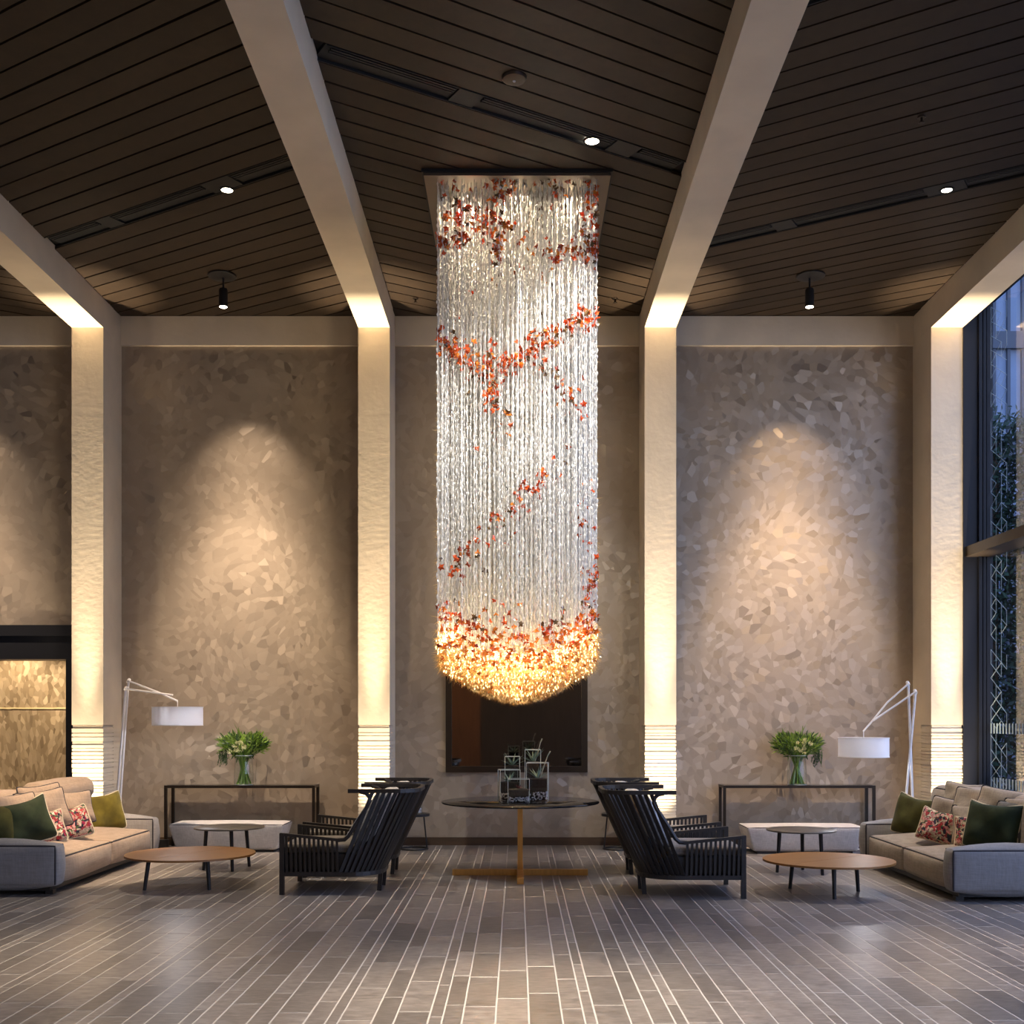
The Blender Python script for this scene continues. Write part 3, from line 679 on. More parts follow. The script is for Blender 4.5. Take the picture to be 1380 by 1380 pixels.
# ------------------------------------------------------------------ sofas
def soft(mapf=None): return mapf
def sofa(name, label, X0, Ya, L, sg, group=None):
    """front face at X0, near end at Ya, length L along the room; sg = -1: seat faces right, +1: seat faces left"""
    t = thing(name, label, 'sofa', (X0+sg*.5, Ya+L/2, 0))
    def mp(dz=0, lean=0):
        return lambda l, d, z: (sg*d-sg*.5, l-L/2, z)
    P0 = mp()
    def Pb(l, d, z): return P0(l, d+.08+(z-.33)*.14, z)
    mb = MB(); mb.box(.10, L-.10, .08, .95, .035, .095, mapf=P0); mb.build('plinth', M['plinth'], t, fix=True)
    for l in (.16, L-.16):
        for d_ in (.10, .88):
            mb = MB(); mb.obox(P0(l, d_, .02), (.035, 0, 0), (0, .035, 0), (0, 0, .022)); mb.build('foot', M['plinth'], t)
    AT = .20
    mid = AT+(L-2*AT)*.515
    for a, b in ((AT, mid), (mid, L-AT)):
        mb = MB(); f = mb.rbox((a+.003, .015, .09), (b-.003, .93, .335), .045, (0, .028, .075), 6, P0)
        s_ = mb.build('seat_cushion', M['sofa2' if sg < 0 else 'sofa3'], t, True, True)
        pp = MB(); n = 14
        pp.tube([f(a+.003+(b-a-.006)*i/n, .015, .335) for i in range(n+1)], .009, 6)
        for e in (a+.003, b-.003): pp.tube([f(e, .015+.915*i/8, .335) for i in range(9)], 0.008, 6)
        pp.build('piping', M['pipe'], s_, True)
    for a, b, e in ((0, AT, 0), (L-AT, L, L)):
        mb = MB(); f = mb.rbox((a, -.01, .09), (b, .99, .455), .028, (.02, .04, .055), 6, P0)
        s_ = mb.build('arm', M['sofa'], t, True, True)
        pp = MB()
        for q in (a, b):
            path = [f(q, -.01, .09+.365*i/8) for i in range(9)]+[f(q, -.01+.99*i/10, .455) for i in range(1, 11)]
            pp.tube(path, .009, 6)
        pp.build('piping', M['pipe'], s_, True)
    for a, b in ((.02, L*.5), (L*.5, L-.02)):
        mb = MB(); f = mb.rbox((a, .60, .30), (b, .92, .86), .085, (.0, .02, .035), 6, Pb)
        s_ = mb.build('backrest', M['sofa2' if sg < 0 else 'sofa3'], t, True, True)
        pp = MB(); loop = []
        n = 10
        loop += [f(a, .60, .36+.5*i/n) for i in range(n)]+[f(a+(b-a)*i/n, .60, .86) for i in range(n)]+[f(b, .60, .86-.5*i/n) for i in range(n+1)]
        pp.tube(loop, .009, 6)
        pp.build('piping', M['pipe'], s_, True)
    if sg < 0:          # folded headrest roll over the far half
        def Ph(l, d, z): return P0(l, d+(z-.33)*.10+.02*math.sin(l*9), z)
        mb = MB(); f = mb.rbox((L*.50, .62, .70), (L-.16, .88, .925), .085, (.02, .03, .02), 6, Ph); s_ = mb.build('headrest', M['sofa2'], t, True, True)
        pp = MB(); pp.tube([f(L*.50+(L*.50-.16)*i/14, .62, .70) for i in range(15)], .007, 6); pp.build('piping', M['pipe'], s_, True)
    return t, P0
sofaL, PL = sofa('sofa', 'grey linen sofa with dark piping at the foot of the doorway column', -4.13, 10.27, 2.95, -1)
sofaR, PR = sofa('sofa', 'grey beige sofa with dark piping beside the tall window', 3.76, 9.90, 2.68, 1)

def cushion(px, py, Y, w, h, th, yaw, tilt, roll, mt, label, group=None, pipe='pipe', seed=0, pr=.007):
    sag = .10 if pipe == 'palepipe' else .05
    """throw cushion: yaw turns its face about the vertical (0 faces the viewer, + turns to the picture's right), tilt leans its top back"""
    p = W3(px, py, Y)
    o = thing('throw_cushion', label, 'cushion', p, group=group)
    o.rotation_euler = (Matrix.Rotation(yaw, 3, 'Z') @ Matrix.Rotation(-tilt, 3, 'X') @ Matrix.Rotation(roll, 3, 'Y')).to_euler()
    rr = random.Random(seed); n = 16; vs = []; fs = []; ph = rr.uniform(0, 6)
    def rim(u, v):
        s_ = 1-.055*(1-abs(v)**3)*abs(u)**4 if abs(u) > abs(v) else 1-.055*(1-abs(u)**3)*abs(v)**4
        k = .03*math.sin(u*3+ph)*math.cos(v*2.4+ph*1.7)
        cr = 1-.055*abs(u*v)**8
        return (u*w/2*(1-.045*(1-v*v))*cr, v*h/2*(1-.045*(1-u*u))*cr, k)
    for sd in (-1, 1):
        for j in range(n+1):
            for i in range(n+1):
                u = -1+2*i/n; v = -1+2*j/n; x, z, k = rim(u, v)
                T = th*.60*((1-u**4)*(1-v**4))**.55
                T *= 1+.10*math.sin(5*u+ph)*math.sin(4*v+1.3*ph)
                vs.append((x, sd*T+k*.6, z-sag*h*max(0, v)**6*(1-u*u)))
    B = (n+1)**2
    for j in range(n):
        for i in range(n):
            a = j*(n+1)+i; fs.append((a, a+1, a+n+2, a+n+1)); fs.append((B+a, B+a+n+1, B+a+n+2, B+a+1))
    mb = MB(); mb.add(vs, fs); c = mb.build('cover', M[mt], o, True)
    pp = MB(); path = []
    for (u0, v0, u1, v1) in ((-1, -1, 1, -1), (1, -1, 1, 1), (1, 1, -1, 1), (-1, 1, -1, -1)):
        for q in range(n):
            u = u0+(u1-u0)*q/n; v = v0+(v1-v0)*q/n; x, z, k = rim(u, v); path.append((x, k*.6, z-sag*h*max(0, v)**6*(1-u*u)))
    pp.tube(path, pr, 6, closed=True); pp.build('piping', M[pipe], o, True)
    return o
R = math.radians
gL = None
# left sofa
cushion(138, 1094, 12.80, .50, .45, .18, R(46), R(14), R(-5), 'olive', 'bright olive velvet cushion against the far arm of the left sofa', pipe='palepipe', seed=1, pr=.007)
cushion(93, 1109, 11.67, .44, .34, .13, R(38), R(22), R(-12), 'floral1', 'whole floral cushion in the middle of the left sofa', pipe='palepipe', seed=2)
cushion(61, 1114, 11.13, .38, .34, .13, R(40), R(22), R(-4), 'floral2', 'floral cushion half hidden behind the dark green cushion, left sofa', pipe='palepipe', seed=3)
cushion(33, 1107, 10.78, .52, .45, .19, R(44), R(16), R(-12), 'green', 'dark green velvet cushion with pale piping on the left sofa', pipe='palepipe', seed=4, pr=.007)
cushion(-10, 1112, 10.56, .42, .42, .16, R(40), R(18), R(4), 'darkolive', 'deep olive cushion cut off by the edge, at the near end of the left sofa', seed=5)
cushion(96, 1088, 12.02, .50, .36, .16, R(50), R(22), R(0), 'sofa2', 'beige cushion above the whole floral cushion on the left sofa', seed=7)
cushion(58, 1091, 11.35, .52, .42, .16, R(46), R(22), R(-6), 'sofa2', 'large beige cushion between floral and dark green cushions, left sofa', seed=8)
cushion(56, 1080, 11.45, .46, .36, .12, R(52), R(20), R(-4), 'sofa2', 'beige cushion peeking over the large beige one on the left sofa', seed=9)
cushion(14, 1096, 10.75, .56, .38, .16, R(50), R(22), R(-4), 'sofa2', 'beige cushion behind the dark green one at the left edge', seed=10)
# right sofa
cushion(1234, 1099, 12.10, .50, .45, .18, R(-50), R(14), R(9), 'darkolive', 'olive velvet cushion against the far arm of the right sofa', pipe='palepipe', seed=11, pr=.007)
cushion(1266, 1113, 11.30, .40, .34, .13, R(-34), R(20), R(12), 'floral3', 'whole floral cushion in the middle of the right sofa', pipe='palepipe', seed=12)
cushion(1311, 1120, 10.75, .34, .33, .13, R(-40), R(22), R(-8), 'floral4', 'floral cushion half hidden behind the dark green cushion, right sofa', pipe='palepipe', seed=13)
cushion(1338, 1112, 10.38, .50, .45, .19, R(-44), R(14), R(4), 'green', 'dark green velvet cushion with pale piping on the right sofa', pipe='palepipe', seed=14, pr=.007)
cushion(1281, 1102, 11.50, .46, .42, .15, R(-44), R(18), R(6), 'sofa3', 'beige cushion behind the whole floral cushion on the right sofa', seed=15)
cushion(1310, 1111, 11.05, .40, .42, .15, R(-44), R(20), R(-6), 'sofa3', 'beige cushion behind the half hidden floral one, right sofa', seed=16)
cushion(1318, 1084, 11.15, .52, .34, .16, R(-50), R(22), R(2), 'sofa3', 'plump beige cushion leaning on the back of the right sofa', seed=17)
cushion(1350, 1086, 10.68, .50, .35, .16, R(-46), R(22), R(8), 'sofa3', 'beige cushion above the dark green cushion on the right sofa', seed=18)
cushion(1297, 1071, 11.85, .46, .26, .12, R(-58), R(24), R(2), 'sofa3', 'topmost beige cushion at the far end of the right sofa back', seed=19)
cushion(1376, 1112, 10.30, .46, .46, .16, R(-40), R(20), R(0), 'greycush', 'dark grey cushion cut off by the edge on the right sofa', seed=20)
cushion(1384, 1099, 10.30, .46, .33, .15, R(-46), R(22), R(0), 'sofa3', 'beige cushion above the dark grey cushion on the right sofa', seed=21)

# ------------------------------------------------------------------ slatted armchairs
def armchair(label, loc, rz, group):
    t = thing('slatted_armchair', label, 'armchair', loc, rz, group)
    HW = .43
    zb, zr = .185, .935
    def arc(c, r, a0, a1, n): return [(c[0]+r[0]*math.cos(a0+(a1-a0)*i/n), c[1]+r[1]*math.sin(a0+(a1-a0)*i/n)) for i in range(n+1)]
    bot = [(0, -HW), (.30, -HW), (.60, -HW)]+arc((.60, -.12), (.28, HW-.12), -PI/2, 0, 7)[1:]
    bot += [(x, -y) for x, y in reversed(bot)]
    top = [(.60, -HW-.01), (.85, -HW-.01), (1.02, -HW-.01)]+arc((1.02, -.20), (.20, HW+.01-.20), -PI/2, 0, 7)[1:]
    top += [(x, -y) for x, y in reversed(top)]
    def lengths(P):
        L = [0]
        for a, b in zip(P[:-1], P[1:]): L.append(L[-1]+math.dist(a, b))
        return L
    def at(P, L, s):
        for i in range(len(P)-1):
            if s <= L[i+1]+1e-9:
                k = (s-L[i])/max(L[i+1]-L[i], 1e-9); return (P[i][0]+(P[i+1][0]-P[i][0])*k, P[i][1]+(P[i+1][1]-P[i][1])*k)
        return P[-1]
    LB, LT_ = lengths(bot), lengths(top)
    def strip(mb, P, z, w, h):
        for a, b in zip(P[:-1], P[1:]):
            v = Vector((b[0]-a[0], b[1]-a[1], 0)).normalized()*.004
            mb.bar(Vector((*a, z))-v, Vector((*b, z))+v, w, h)
    mb = MB(); strip(mb, bot, zb, .034, .038); mb.bar((0, -HW, zb), (0, HW, zb), .034, .038); mb.build('base_frame', M['chair'], t)
    mb = MB(); strip(mb, top, zr, .036, .036); mb.build('top_rail', M['chair'], t)
    def zarm(u): return .545-.055*min(u/.55, 1)
    for s in (-1, 1):
        mb = MB(); y = s*HW
        mb.bar((-.018, y, zarm(0)), (.53, y, zarm(.53)), .036, .026)
        mb.build('armrest', M['chair'], t)
        mb = MB()
        pts = [(.50, y, .492), (.565, y, .497), (.60, y, .53), (.665, y, .64), (.765, y, .79), (.79, y, .845), (.785, y, .885), (.755, y, .915), (.70, y, .93)]
        mb.tube(pts, .019, 8); mb.build('wing_tube', M['chair'], t, True)
        mb = MB(); mb.bar((0, y, 0), (0, y, .555), .042, .042, up=(1, 0, 0)); mb.build('leg', M['chair'], t)
        mb = MB(); mb.bar((.845, s*.17, 0), (.86, s*.17, .19), .040, .040, up=(1, 0, 0)); mb.build('leg', M['chair'], t)
    # slats: one shared bar mesh scaled between its ends
    if 'slat' not in KIDS:
        q = MB(); q.box(-.5, .5, -.5, .5, -.5, .5); KIDS['slat'] = q.mesh('slat', M['chair'])
    def slat(p, q, w=.022, h=.011, up=(0, 1, 0)):
        p = Vector(p); q = Vector(q); d = q-p; L = d.length; d.normalize(); u = Vector(up)
        a = (u-d*u.dot(d)).normalized(); b = d.cross(a)
        m = Matrix((( b.x*w, a.x*h, d.x*L, (p.x+q.x)/2), (b.y*w, a.y*h, d.y*L, (p.y+q.y)/2), (b.z*w, a.z*h, d.z*L, (p.z+q.z)/2), (0, 0, 0, 1)))
        o = inst('slat', KIDS['slat'], t); o.matrix_local = m
    for s in (-1, 1):
        u = .041
        while u < .53:
            slat((u+.004, s*HW, zb), (u-.004, s*HW, zarm(u))); u += .0415
    # fan of slats of the wings and back
    sb0 = .52; half_b = LB[-1]/2; half_t = LT_[-1]/2; st0 = .22
    nn = 15
    for i in range(nn):
        k = i/(nn-1)
        pb = at(bot, LB, sb0+(half_b-sb0)*k); pt = at(top, LT_, st0+(half_t-st0)*k)
        nrm = Vector((pt[0]-.55, pt[1]*1.2, 0))
        for s in ((1, -1) if k < 1 else (1,)):
            slat((pb[0], pb[1]*s, zb), (pt[0], pt[1]*s, zr), .033, .012, up=(nrm.x, nrm.y*s, 0))
    # seat pad and leaning back pad
    mb = MB(); mb.rbox((.0, -HW+.028, .205), (.70, HW-.028, .372), .02, (.0, 0, .0), 3); mb.build('seat_base', M['plinth'], t, True)
    mb = MB(); mb.rbox((-.01, -HW+.03, .373), (.66, HW-.03, .45), .03, (.01, 0, .02), 5); mb.build('seat_cushion', M['chairpad'], t, True)
    def lean(x, y, z): return (.60+x+(z-.37)*.52, y, z)
    mb = MB(); mb.rbox((-.05, -HW+.07, .45), (.11, HW-.07, .925), .05, (.03, 0, 0), 5, lean); mb.build('back_cushion', M['backpad'], t, True, True)
    mb = MB(); mb.box(0, .60, -HW+.02, HW-.02, zb-.005, zb+.02); mb.box(.6, .84, -.22, .22, zb-.005, zb+.02); mb.build('seat_deck', M['chair'], t)
    return t
gC = 'black slatted armchairs'
ch = armchair('black slatted armchair nearest the left wooden table', (-2.12, 10.80, 0), 0, gC)
dup(ch, (-2.12, 11.92, 0), 0, 'second black slatted armchair behind the front one, left of the round table')
dup(ch, (1.995, 10.57, 0), PI, 'black slatted armchair nearest the right wooden table')
dup(ch, (2.01, 11.90, 0), PI, 'second black slatted armchair behind the front one, right of the round table')

# ------------------------------------------------------------------ centre table
t = thing('round_table', 'large round black glass table on a brass cross base', 'table', (.03, 11.66, 0))
mb = MB(); mb.disc((0, 0, 0), .80, .733, .750, 72, .004); mb.build('table_top', M['blackglass'], t, True, angle=60)
mb = MB(); mb.box(-.026, .026, -.026, .026, .06, .733); mb.build('column', M['brass'], t)
mb = MB(); mb.box(-.685, .685, -.032, .032, .002, .062); mb.build('foot_bar', M['brass'], t)
mb = MB(); mb.box(-.032, .032, -.66, -.0325, .002, .062); mb.box(-.032, .032, .0325, .66, .002, .062); mb.build('foot_bar', M['brass'], t)
mb = MB(); mb.disc((0, 0, 0), .16, .715, .733, 32, .002); mb.build('mounting_plate', M['brass'], t, True)

def agave(n, r, h, rr, zc, wid=.012):
    mb = MB()
    for k in range(n):
        a = 2*PI*k/n+rr.uniform(-.3, .3); el = rr.uniform(.35, 1.25); L = h*rr.uniform(.7, 1.1)
        d = Vector((math.cos(a)*math.cos(el), math.sin(a)*math.cos(el), math.sin(el))); sd = Vector((-math.sin(a), math.cos(a), 0))
        p = Vector((0, 0, zc)); up = d.cross(sd)*-.004
        m = p+d*L*.55+Vector((0, 0, -.004)); e = p+d*L+Vector((math.cos(a), math.sin(a), 0))*L*.15
        w1, w2 = wid*.8, wid
        mb.add([p-sd*w1, p+sd*w1, m-sd*w2, m+sd*w2, e, p+up, m+up*1.4], [(0, 1, 6, 5), (0, 5, 6, 2), (5, 1, 3, 6), (2, 6, 4), (6, 3, 4), (0, 2, 3, 1), (2, 4, 3)])
    return mb
def terrarium(px, Y, w, d, h, soil, label, seed, peb=True, twig=False, plant='agave', rz=0.0, base=.7505):
    x = (px-PX)*Y/F; rr = random.Random(seed)
    t = thing('terrarium', label, 'terrarium', (x, Y, base), rz)
    gp = MB(); e = .004
    for a in ((-w/2, -w/2+e, -d/2, d/2), (w/2-e, w/2, -d/2, d/2), (-w/2+e, w/2-e, -d/2, -d/2+e), (-w/2+e, w/2-e, d/2-e, d/2)):
        gp.add([(a[0] if a[1]-a[0] > .01 else (a[0]+a[1])/2, a[2] if a[3]-a[2] > .01 else (a[2]+a[3])/2, 0), (a[1] if a[1]-a[0] > .01 else (a[0]+a[1])/2, a[3] if a[3]-a[2] > .01 else (a[2]+a[3])/2, 0),
                (a[1] if a[1]-a[0] > .01 else (a[0]+a[1])/2, a[3] if a[3]-a[2] > .01 else (a[2]+a[3])/2, h), (a[0] if a[1]-a[0] > .01 else (a[0]+a[1])/2, a[2] if a[3]-a[2] > .01 else (a[2]+a[3])/2, h)], [(0, 1, 2, 3)])
    gp.build('glass_case', M['glass'], t)
    ed = MB(); k = .0024
    for sx_ in (-1, 1):
        for sy_ in (-1, 1): ed.box(sx_*w/2-k, sx_*w/2+k, sy_*d/2-k, sy_*d/2+k, 0, h)
    for sy_ in (-1, 1): ed.box(-w/2, w/2, sy_*d/2-k, sy_*d/2+k, h-2*k, h)
    for sx_ in (-1, 1): ed.box(sx_*w/2-k, sx_*w/2+k, -d/2, d/2, h-2*k, h)
    ed.build('glass_edge', M['glassedge'], t)
    i_ = .008
    if peb:
        pb = MB()
        for _ in range(150):
            s_ = rr.uniform(.007, .013)
            sd = rr.random()
            q = (rr.uniform(-w/2+.016, w/2-.016), rr.choice((-1, 1))*(d/2-.016)) if sd < .6 else (rr.choice((-1, 1))*(w/2-.016), rr.uniform(-d/2+.016, d/2-.016))
            c = (q[0], q[1], rr.uniform(.01, soil*.42)); P6 = [(s_, 0, 0), (-s_, 0, 0), (0, s_, 0), (0, -s_, 0), (0, 0, s_*.8), (0, 0, -s_*.8)]
            pb.add([(c[0]+a, c[1]+b, c[2]+g) for a, b, g in P6], [(0,2,4),(2,1,4),(1,3,4),(3,0,4),(2,0,5),(1,2,5),(3,1,5),(0,3,5)])
        tag(pb.build('pebbles', M['pebble'], t), kind='stuff')
    sl = MB(); j = .028 if peb else i_
    sl.box(-w/2+j, w/2-j, -d/2+j, d/2-j, .006, soil*.45); sl.rbox((-w/2+i_, -d/2+i_, soil*.45), (w/2-i_, d/2-i_, soil), .01, (0, 0, .01), 3); sl.build('soil', M['soil'], t)
    if plant == 'agave': agave(13, w*.4, h*.28+.03, rr, soil, .009).build('succulent', M['agave'], t)
    else:
        agave(10, w*.3, .06, rr, soil, .010).build('succulent', M['succred'], t)
    if twig:
        q = MB(); q.tube([(.02, 0, soil), (w*.3, .01, h*.9), (w*.48, .02, h+.07), (w*.60, .02, h+.115)], [.006, .006, .005, .007], 6); q.build('twig', M['twig'], t, True)
gT = None
terrarium(686, 11.80, .205, .19, .315, .185, 'square glass terrarium with spiky plant at the left end of the round table', 1, rz=R(8))
terrarium(699, 11.53, .215, .18, .235, .13, 'low front terrarium with reddish plant on the round table', 2, plant='red')
terrarium(724.5, 11.72, .215, .20, .39, .225, 'tall square terrarium with agave and twig, right end of the round table', 3, twig=True, rz=R(-4))
terrarium(690.5, 12.12, .155, .155, .44, .34, 'narrow terrarium at the back left of the round table', 4, peb=False)
terrarium(718, 12.15, .165, .165, .51, .38, 'tallest rear terrarium with a twig on the round table', 5, peb=False, twig=True)

# ------------------------------------------------------------------ coffee tables
def low_table(name, label, px, Y, r, z, topm, legs, th, seam=False, group=None):
    cx = (px-PX)*Y/F
    t = thing(name, label, 'table', (cx, Y, 0))
    if seam:
        a = R(62 if cx < 0 else 40)
        for s in (0, 1):       # two half discs with a hairline seam
            mb = MB(); n = 36
            prof = [(r*math.cos(a+PI*s+PI*i/n), r*math.sin(a+PI*s+PI*i/n)) for i in range(n+1)]
            off = Vector((math.cos(a+PI*s+PI/2), math.sin(a+PI*s+PI/2)))*.002
            mb.prism([(x+off.x, y+off.y) for x, y in prof], z-th, z); mb.build('half_top', M[topm], t)
    else:
        mb = MB(); mb.disc((0, 0, 0), r, z-th, z, 56, .003); mb.build('table_top', M[topm], t, True, angle=60)
    for (tx, ty, bx, by) in legs:
        mb = MB(); mb.tube([(bx, by, 0), (tx, ty, z-th)], [.016, .021], 10); mb.build('leg', M['blackmetal'], t, True)
    mb = MB()
    for (tx, ty, bx, by) in legs: mb.bar((tx, ty, z-th-.008), (0, 0, z-th-.008), .03, .012)
    mb.build('under_frame', M['blackmetal'], t)
low_table('coffee_table', 'low round wooden coffee table in front of the left sofa', 257, 10.92, .60, .310, 'wood', [(-.31, -.27, -.345, -.29), (.06, .36, .065, .40), (.23, -.27, .25, -.27)], .018, True)
low_table('side_table', 'small round dark table in front of the left white bench', 309, 12.14, .365, .447, 'darktop', [(-.215, -.10, -.245, -.10), (.07, -.20, .085, -.21), (.135, .18, .165, .20)], .016)
low_table('coffee_table', 'low round wooden coffee table in front of the right sofa', 1116.5, 10.46, .585, .307, 'wood', [(-.26, .26, -.285, .28), (-.045, -.34, -.045, -.36), (.28, .10, .30, .10)], .018, True)
low_table('side_table', 'small round dark table in front of the right white bench', 1080, 11.85, .355, .447, 'darktop', [(-.22, .02, -.245, .02), (.06, .21, .07, .23), (.145, -.20, .165, -.20)], .016)

# ------------------------------------------------------------------ benches, consoles
def bench(label, x0, x1, Y, d, h):
    t = thing('upholstered_bench', label, 'bench', ((x0+x1)/2, Y+d/2, 0)); w = x1-x0
    def tp(x, y, z): k = .86+.14*min(1, max(0, z/h)); return (x*k, y*(.9+.1*min(1, z/h)), z)
    mb = MB(); f = mb.rbox((-w/2, -d/2, .03), (w/2, d/2, h), .03, (.01, .012, .02), 6, tp); b = mb.build('body', M['bench'], t, True, True)
    pp = MB(); n = 12; L = []
    for (a0, b0, a1, b1) in ((-1, -1, 1, -1), (1, -1, 1, 1), (1, 1, -1, 1), (-1, 1, -1, -1)):
        L += [f((a0+(a1-a0)*i/n)*w/2, (b0+(b1-b0)*i/n)*d/2, h) for i in range(n)]
    pp.tube(L, .006, 6, closed=True); pp.build('piping', M['pipe'], b, True)
    mb = MB(); mb.box(-w*.40, w*.40, -d*.40, d*.40, .0, .04); mb.build('plinth', M['plinth'], t)
bench('off white upholstered bench under the left console table', -4.14, -2.76, 13.62, .55, .335)
bench('off white upholstered bench under the right console table', 2.68, 4.08, 13.45, .55, .315)
def console(label, x0, x1):
    t = thing('console_table', label, 'console', ((x0+x1)/2, 14.20, 0)); w = x1-x0; d = .33; h = .772; k = .017
    for sx_ in (-1, 1):
        for sy_ in (-1, 1):
            mb = MB(); mb.box(sx_*(w/2-k)-k, sx_*(w/2-k)+k, sy_*(d/2-k)-k, sy_*(d/2-k)+k, 0, h-.034); mb.build('leg', M['bronze'], t)
    mb = MB(); mb.box(-w/2, w/2, -d/2, -d/2+.034, h-.034, h-.002); mb.box(-w/2, w/2, d/2-.034, d/2, h-.034, h-.002)
    for sx_ in (-1, 1): mb.box(min(sx_*w/2, sx_*(w/2-.034)), max(sx_*w/2, sx_*(w/2-.034)), -d/2+.034, d/2-.034, h-.034, h-.002)
    mb.build('top_frame', M['bronze'], t)
    mb = MB(); mb.box(-w/2+.03, w/2-.03, -d/2+.03, d/2-.03, h-.012, h); mb.build('top_panel', M['blackglass'], t)
console('slim black console table behind the left bench', -4.31, -2.47)
console('slim black console table behind the right bench', 2.515, 4.375)
def floor_box(x, label):
    t = thing('floor_box', label, 'floor box', (x, 13.98, 0))
    mb = MB(); mb.box(-.072, .072, -.03, .03, .008, .115); mb.build('housing', M['blackmetal'], t)
    mb = MB(); mb.box(-.076, .076, -.034, .034, 0, .010); mb.build('base_plate', M['white'], t)
floor_box(-4.31, 'small black floor box at the outer front foot of the left console')
floor_box(4.17, 'small black floor box by the right end of the right bench')

# ------------------------------------------------------------------ vases and bouquets
def vase_bouquet(px, Y, seed, side, lv, lb):
    x = (px-PX)*Y/F; z0 = .7725; rr = random.Random(seed)
    v = thing('glass_vase', lv, 'vase', (x, Y, z0))
    mb = MB(); mb.lathe([(.0001, .004), (.108, .004), (.118, .02), (.120, .10), (.112, .24), (.104, .33), (.110, .36)], 28); mb.build('glass_body', M['glass'], v, True)
    mb = MB(); mb.lathe([(.110, .356), (.114, .36), (.110, .364), (.106, .36)], 28, close=True); mb.lathe([(.0001, 0), (.112, 0), (.116, .006), (.0001, .006)], 28); mb.build('rim', M['glassedge'], v, True)
    b = thing('flower_bouquet', lb, 'bouquet', (x, Y, z0))
    tops = []
    for k in range(46):
        a = rr.uniform(0, 2*PI); r0 = rr.uniform(.02, .098); a2 = a+PI+rr.uniform(-.7, .7); r2 = rr.uniform(.0, .07)
        p0 = Vector((r0*math.cos(a), r0*math.sin(a), .012)); p1 = Vector((r2*math.cos(a2), r2*math.sin(a2), .33))
        dd = (p1-p0); e = p1+dd*rr.uniform(.25, .55)+Vector((math.cos(a2), math.sin(a2), 0))*rr.uniform(.02, .16)
        mb = MB(); mb.tube([p0, (p0+p1)/2, p1, e], [.007, .007, .006, .004], 5); mb.build('stem', M['stem'], b, True); tops.append((p1, e))
    lf = MB()
    def leaf(mbx, p, d, L, w):
        d = d.normalized(); s_ = d.orthogonal().normalized(); s_ = (Matrix.Rotation(rr.uniform(0, 6.28), 3, d) @ s_); n_ = d.cross(s_)
        m1 = p+d*L*.35+n_*w*.18; m2 = p+d*L*.7+n_*w*.1
        mbx.add([p, m1+s_*w/2+n_*w*.2, m1, m1-s_*w/2+n_*w*.2, m2+s_*w*.36+n_*w*.15, m2, m2-s_*w*.36+n_*w*.15, p+d*L-n_*w*.1],
                [(0, 2, 1), (0, 3, 2), (1, 2, 5, 4), (2, 3, 6, 5), (4, 5, 7), (5, 6, 7)])
    dk = MB()
    for k in range(900):
        u = Vector((rr.gauss(0, 1), rr.gauss(0, 1), rr.gauss(0, 1))).normalized()
        q = rr.uniform(.55, 1.0)
        p = Vector((u.x*.29*q, u.y*.11*q, .47+u.z*.135*q+.03*(abs(u.x) > .5)))
        d_ = (p-Vector((0, 0, .33)))+Vector((rr.gauss(0, .12), rr.gauss(0, .12), rr.gauss(0, .10)))
        d_.y *= .5
        leaf(dk if rr.random() < .38 else lf, p, d_, rr.uniform(.05, .11), rr.uniform(.012, .026))
    for k in range(36):        # airy sprays reaching outward
        a = rr.uniform(0, 2*PI); s_ = Vector((math.cos(a)*.30, math.sin(a)*.10, rr.uniform(-.06, .13)))
        c = Vector((0, 0, .46)); lf.tube([c+s_*.4, c+s_*.8, c+s_*1.05], [.003, .0025, .002], 4)
        for j in range(9): leaf(lf, c+s_*(.55+.055*j), s_+Vector((rr.gauss(0, .16), rr.gauss(0, .05), rr.gauss(0, .16))), rr.uniform(.03, .06), .013)
    for k in range(26):        # drooping tendrils at one side
        p = Vector((side*-.25+rr.uniform(-.05, .05), rr.uniform(-.08, .06), .42)); e = p+Vector((rr.uniform(-.04, .04), 0, -rr.uniform(.08, .2)))
        dk.tube([p, (p+e)/2+Vector((.01, 0, 0)), e], .0022, 4)
        for j in range(4): leaf(dk, p.lerp(e, .3+.2*j), Vector((rr.gauss(0, .4), rr.gauss(0, .3), -1)), .035, .009)
    tag(lf.build('foliage', M['leaf'], b), kind='stuff'); tag(dk.build('dark_foliage', M['leafdark'], b), kind='stuff')
    for k in range(12):
        p = Vector((rr.gauss(-.04*side, .08), -.10+rr.uniform(-.05, .03), .47+rr.gauss(0, .045))); fb = MB(); r = rr.uniform(.020, .032)
        for j in range(7):
            a = 2*PI*j/7; d_ = Vector((math.cos(a), -.7, math.sin(a))).normalized(); leaf(fb, p, d_, r*1.5, r)
        fb.build('flower', M['bloom'], b)
    for k, (dx, dz, bend) in enumerate([(-.07*side, .26, -.05*side), (.20*side, .21, -.06*side), (-.27*side, .10, -.05*side), (.16*side, .14, .05*side)]):
        q = MB(); p = Vector((dx*.6, 0, .50)); m = Vector((dx+bend*.1, 0, .50+dz*.65)); e = Vector((dx+bend, -.01, .50+dz)); q.tube([p, m, e], [.004, .004, .0015], 5)
        for j in range(6): leaf(q, p.lerp(m, .2+.14*j), Vector((bend+rr.gauss(0, .2), rr.gauss(0, .2), 1)), rr.uniform(.05, .09), .014)
        q.build('tall_sprig', M['leaf'], b, False)
vase_bouquet(328.5, 14.14, 3, 1, 'clear glass vase on the left console table', 'leafy green bouquet with cream blooms on the left console')
vase_bouquet(1074, 14.14, 8, -1, 'clear glass vase on the right console table', 'leafy green bouquet with cream blooms on the right console')

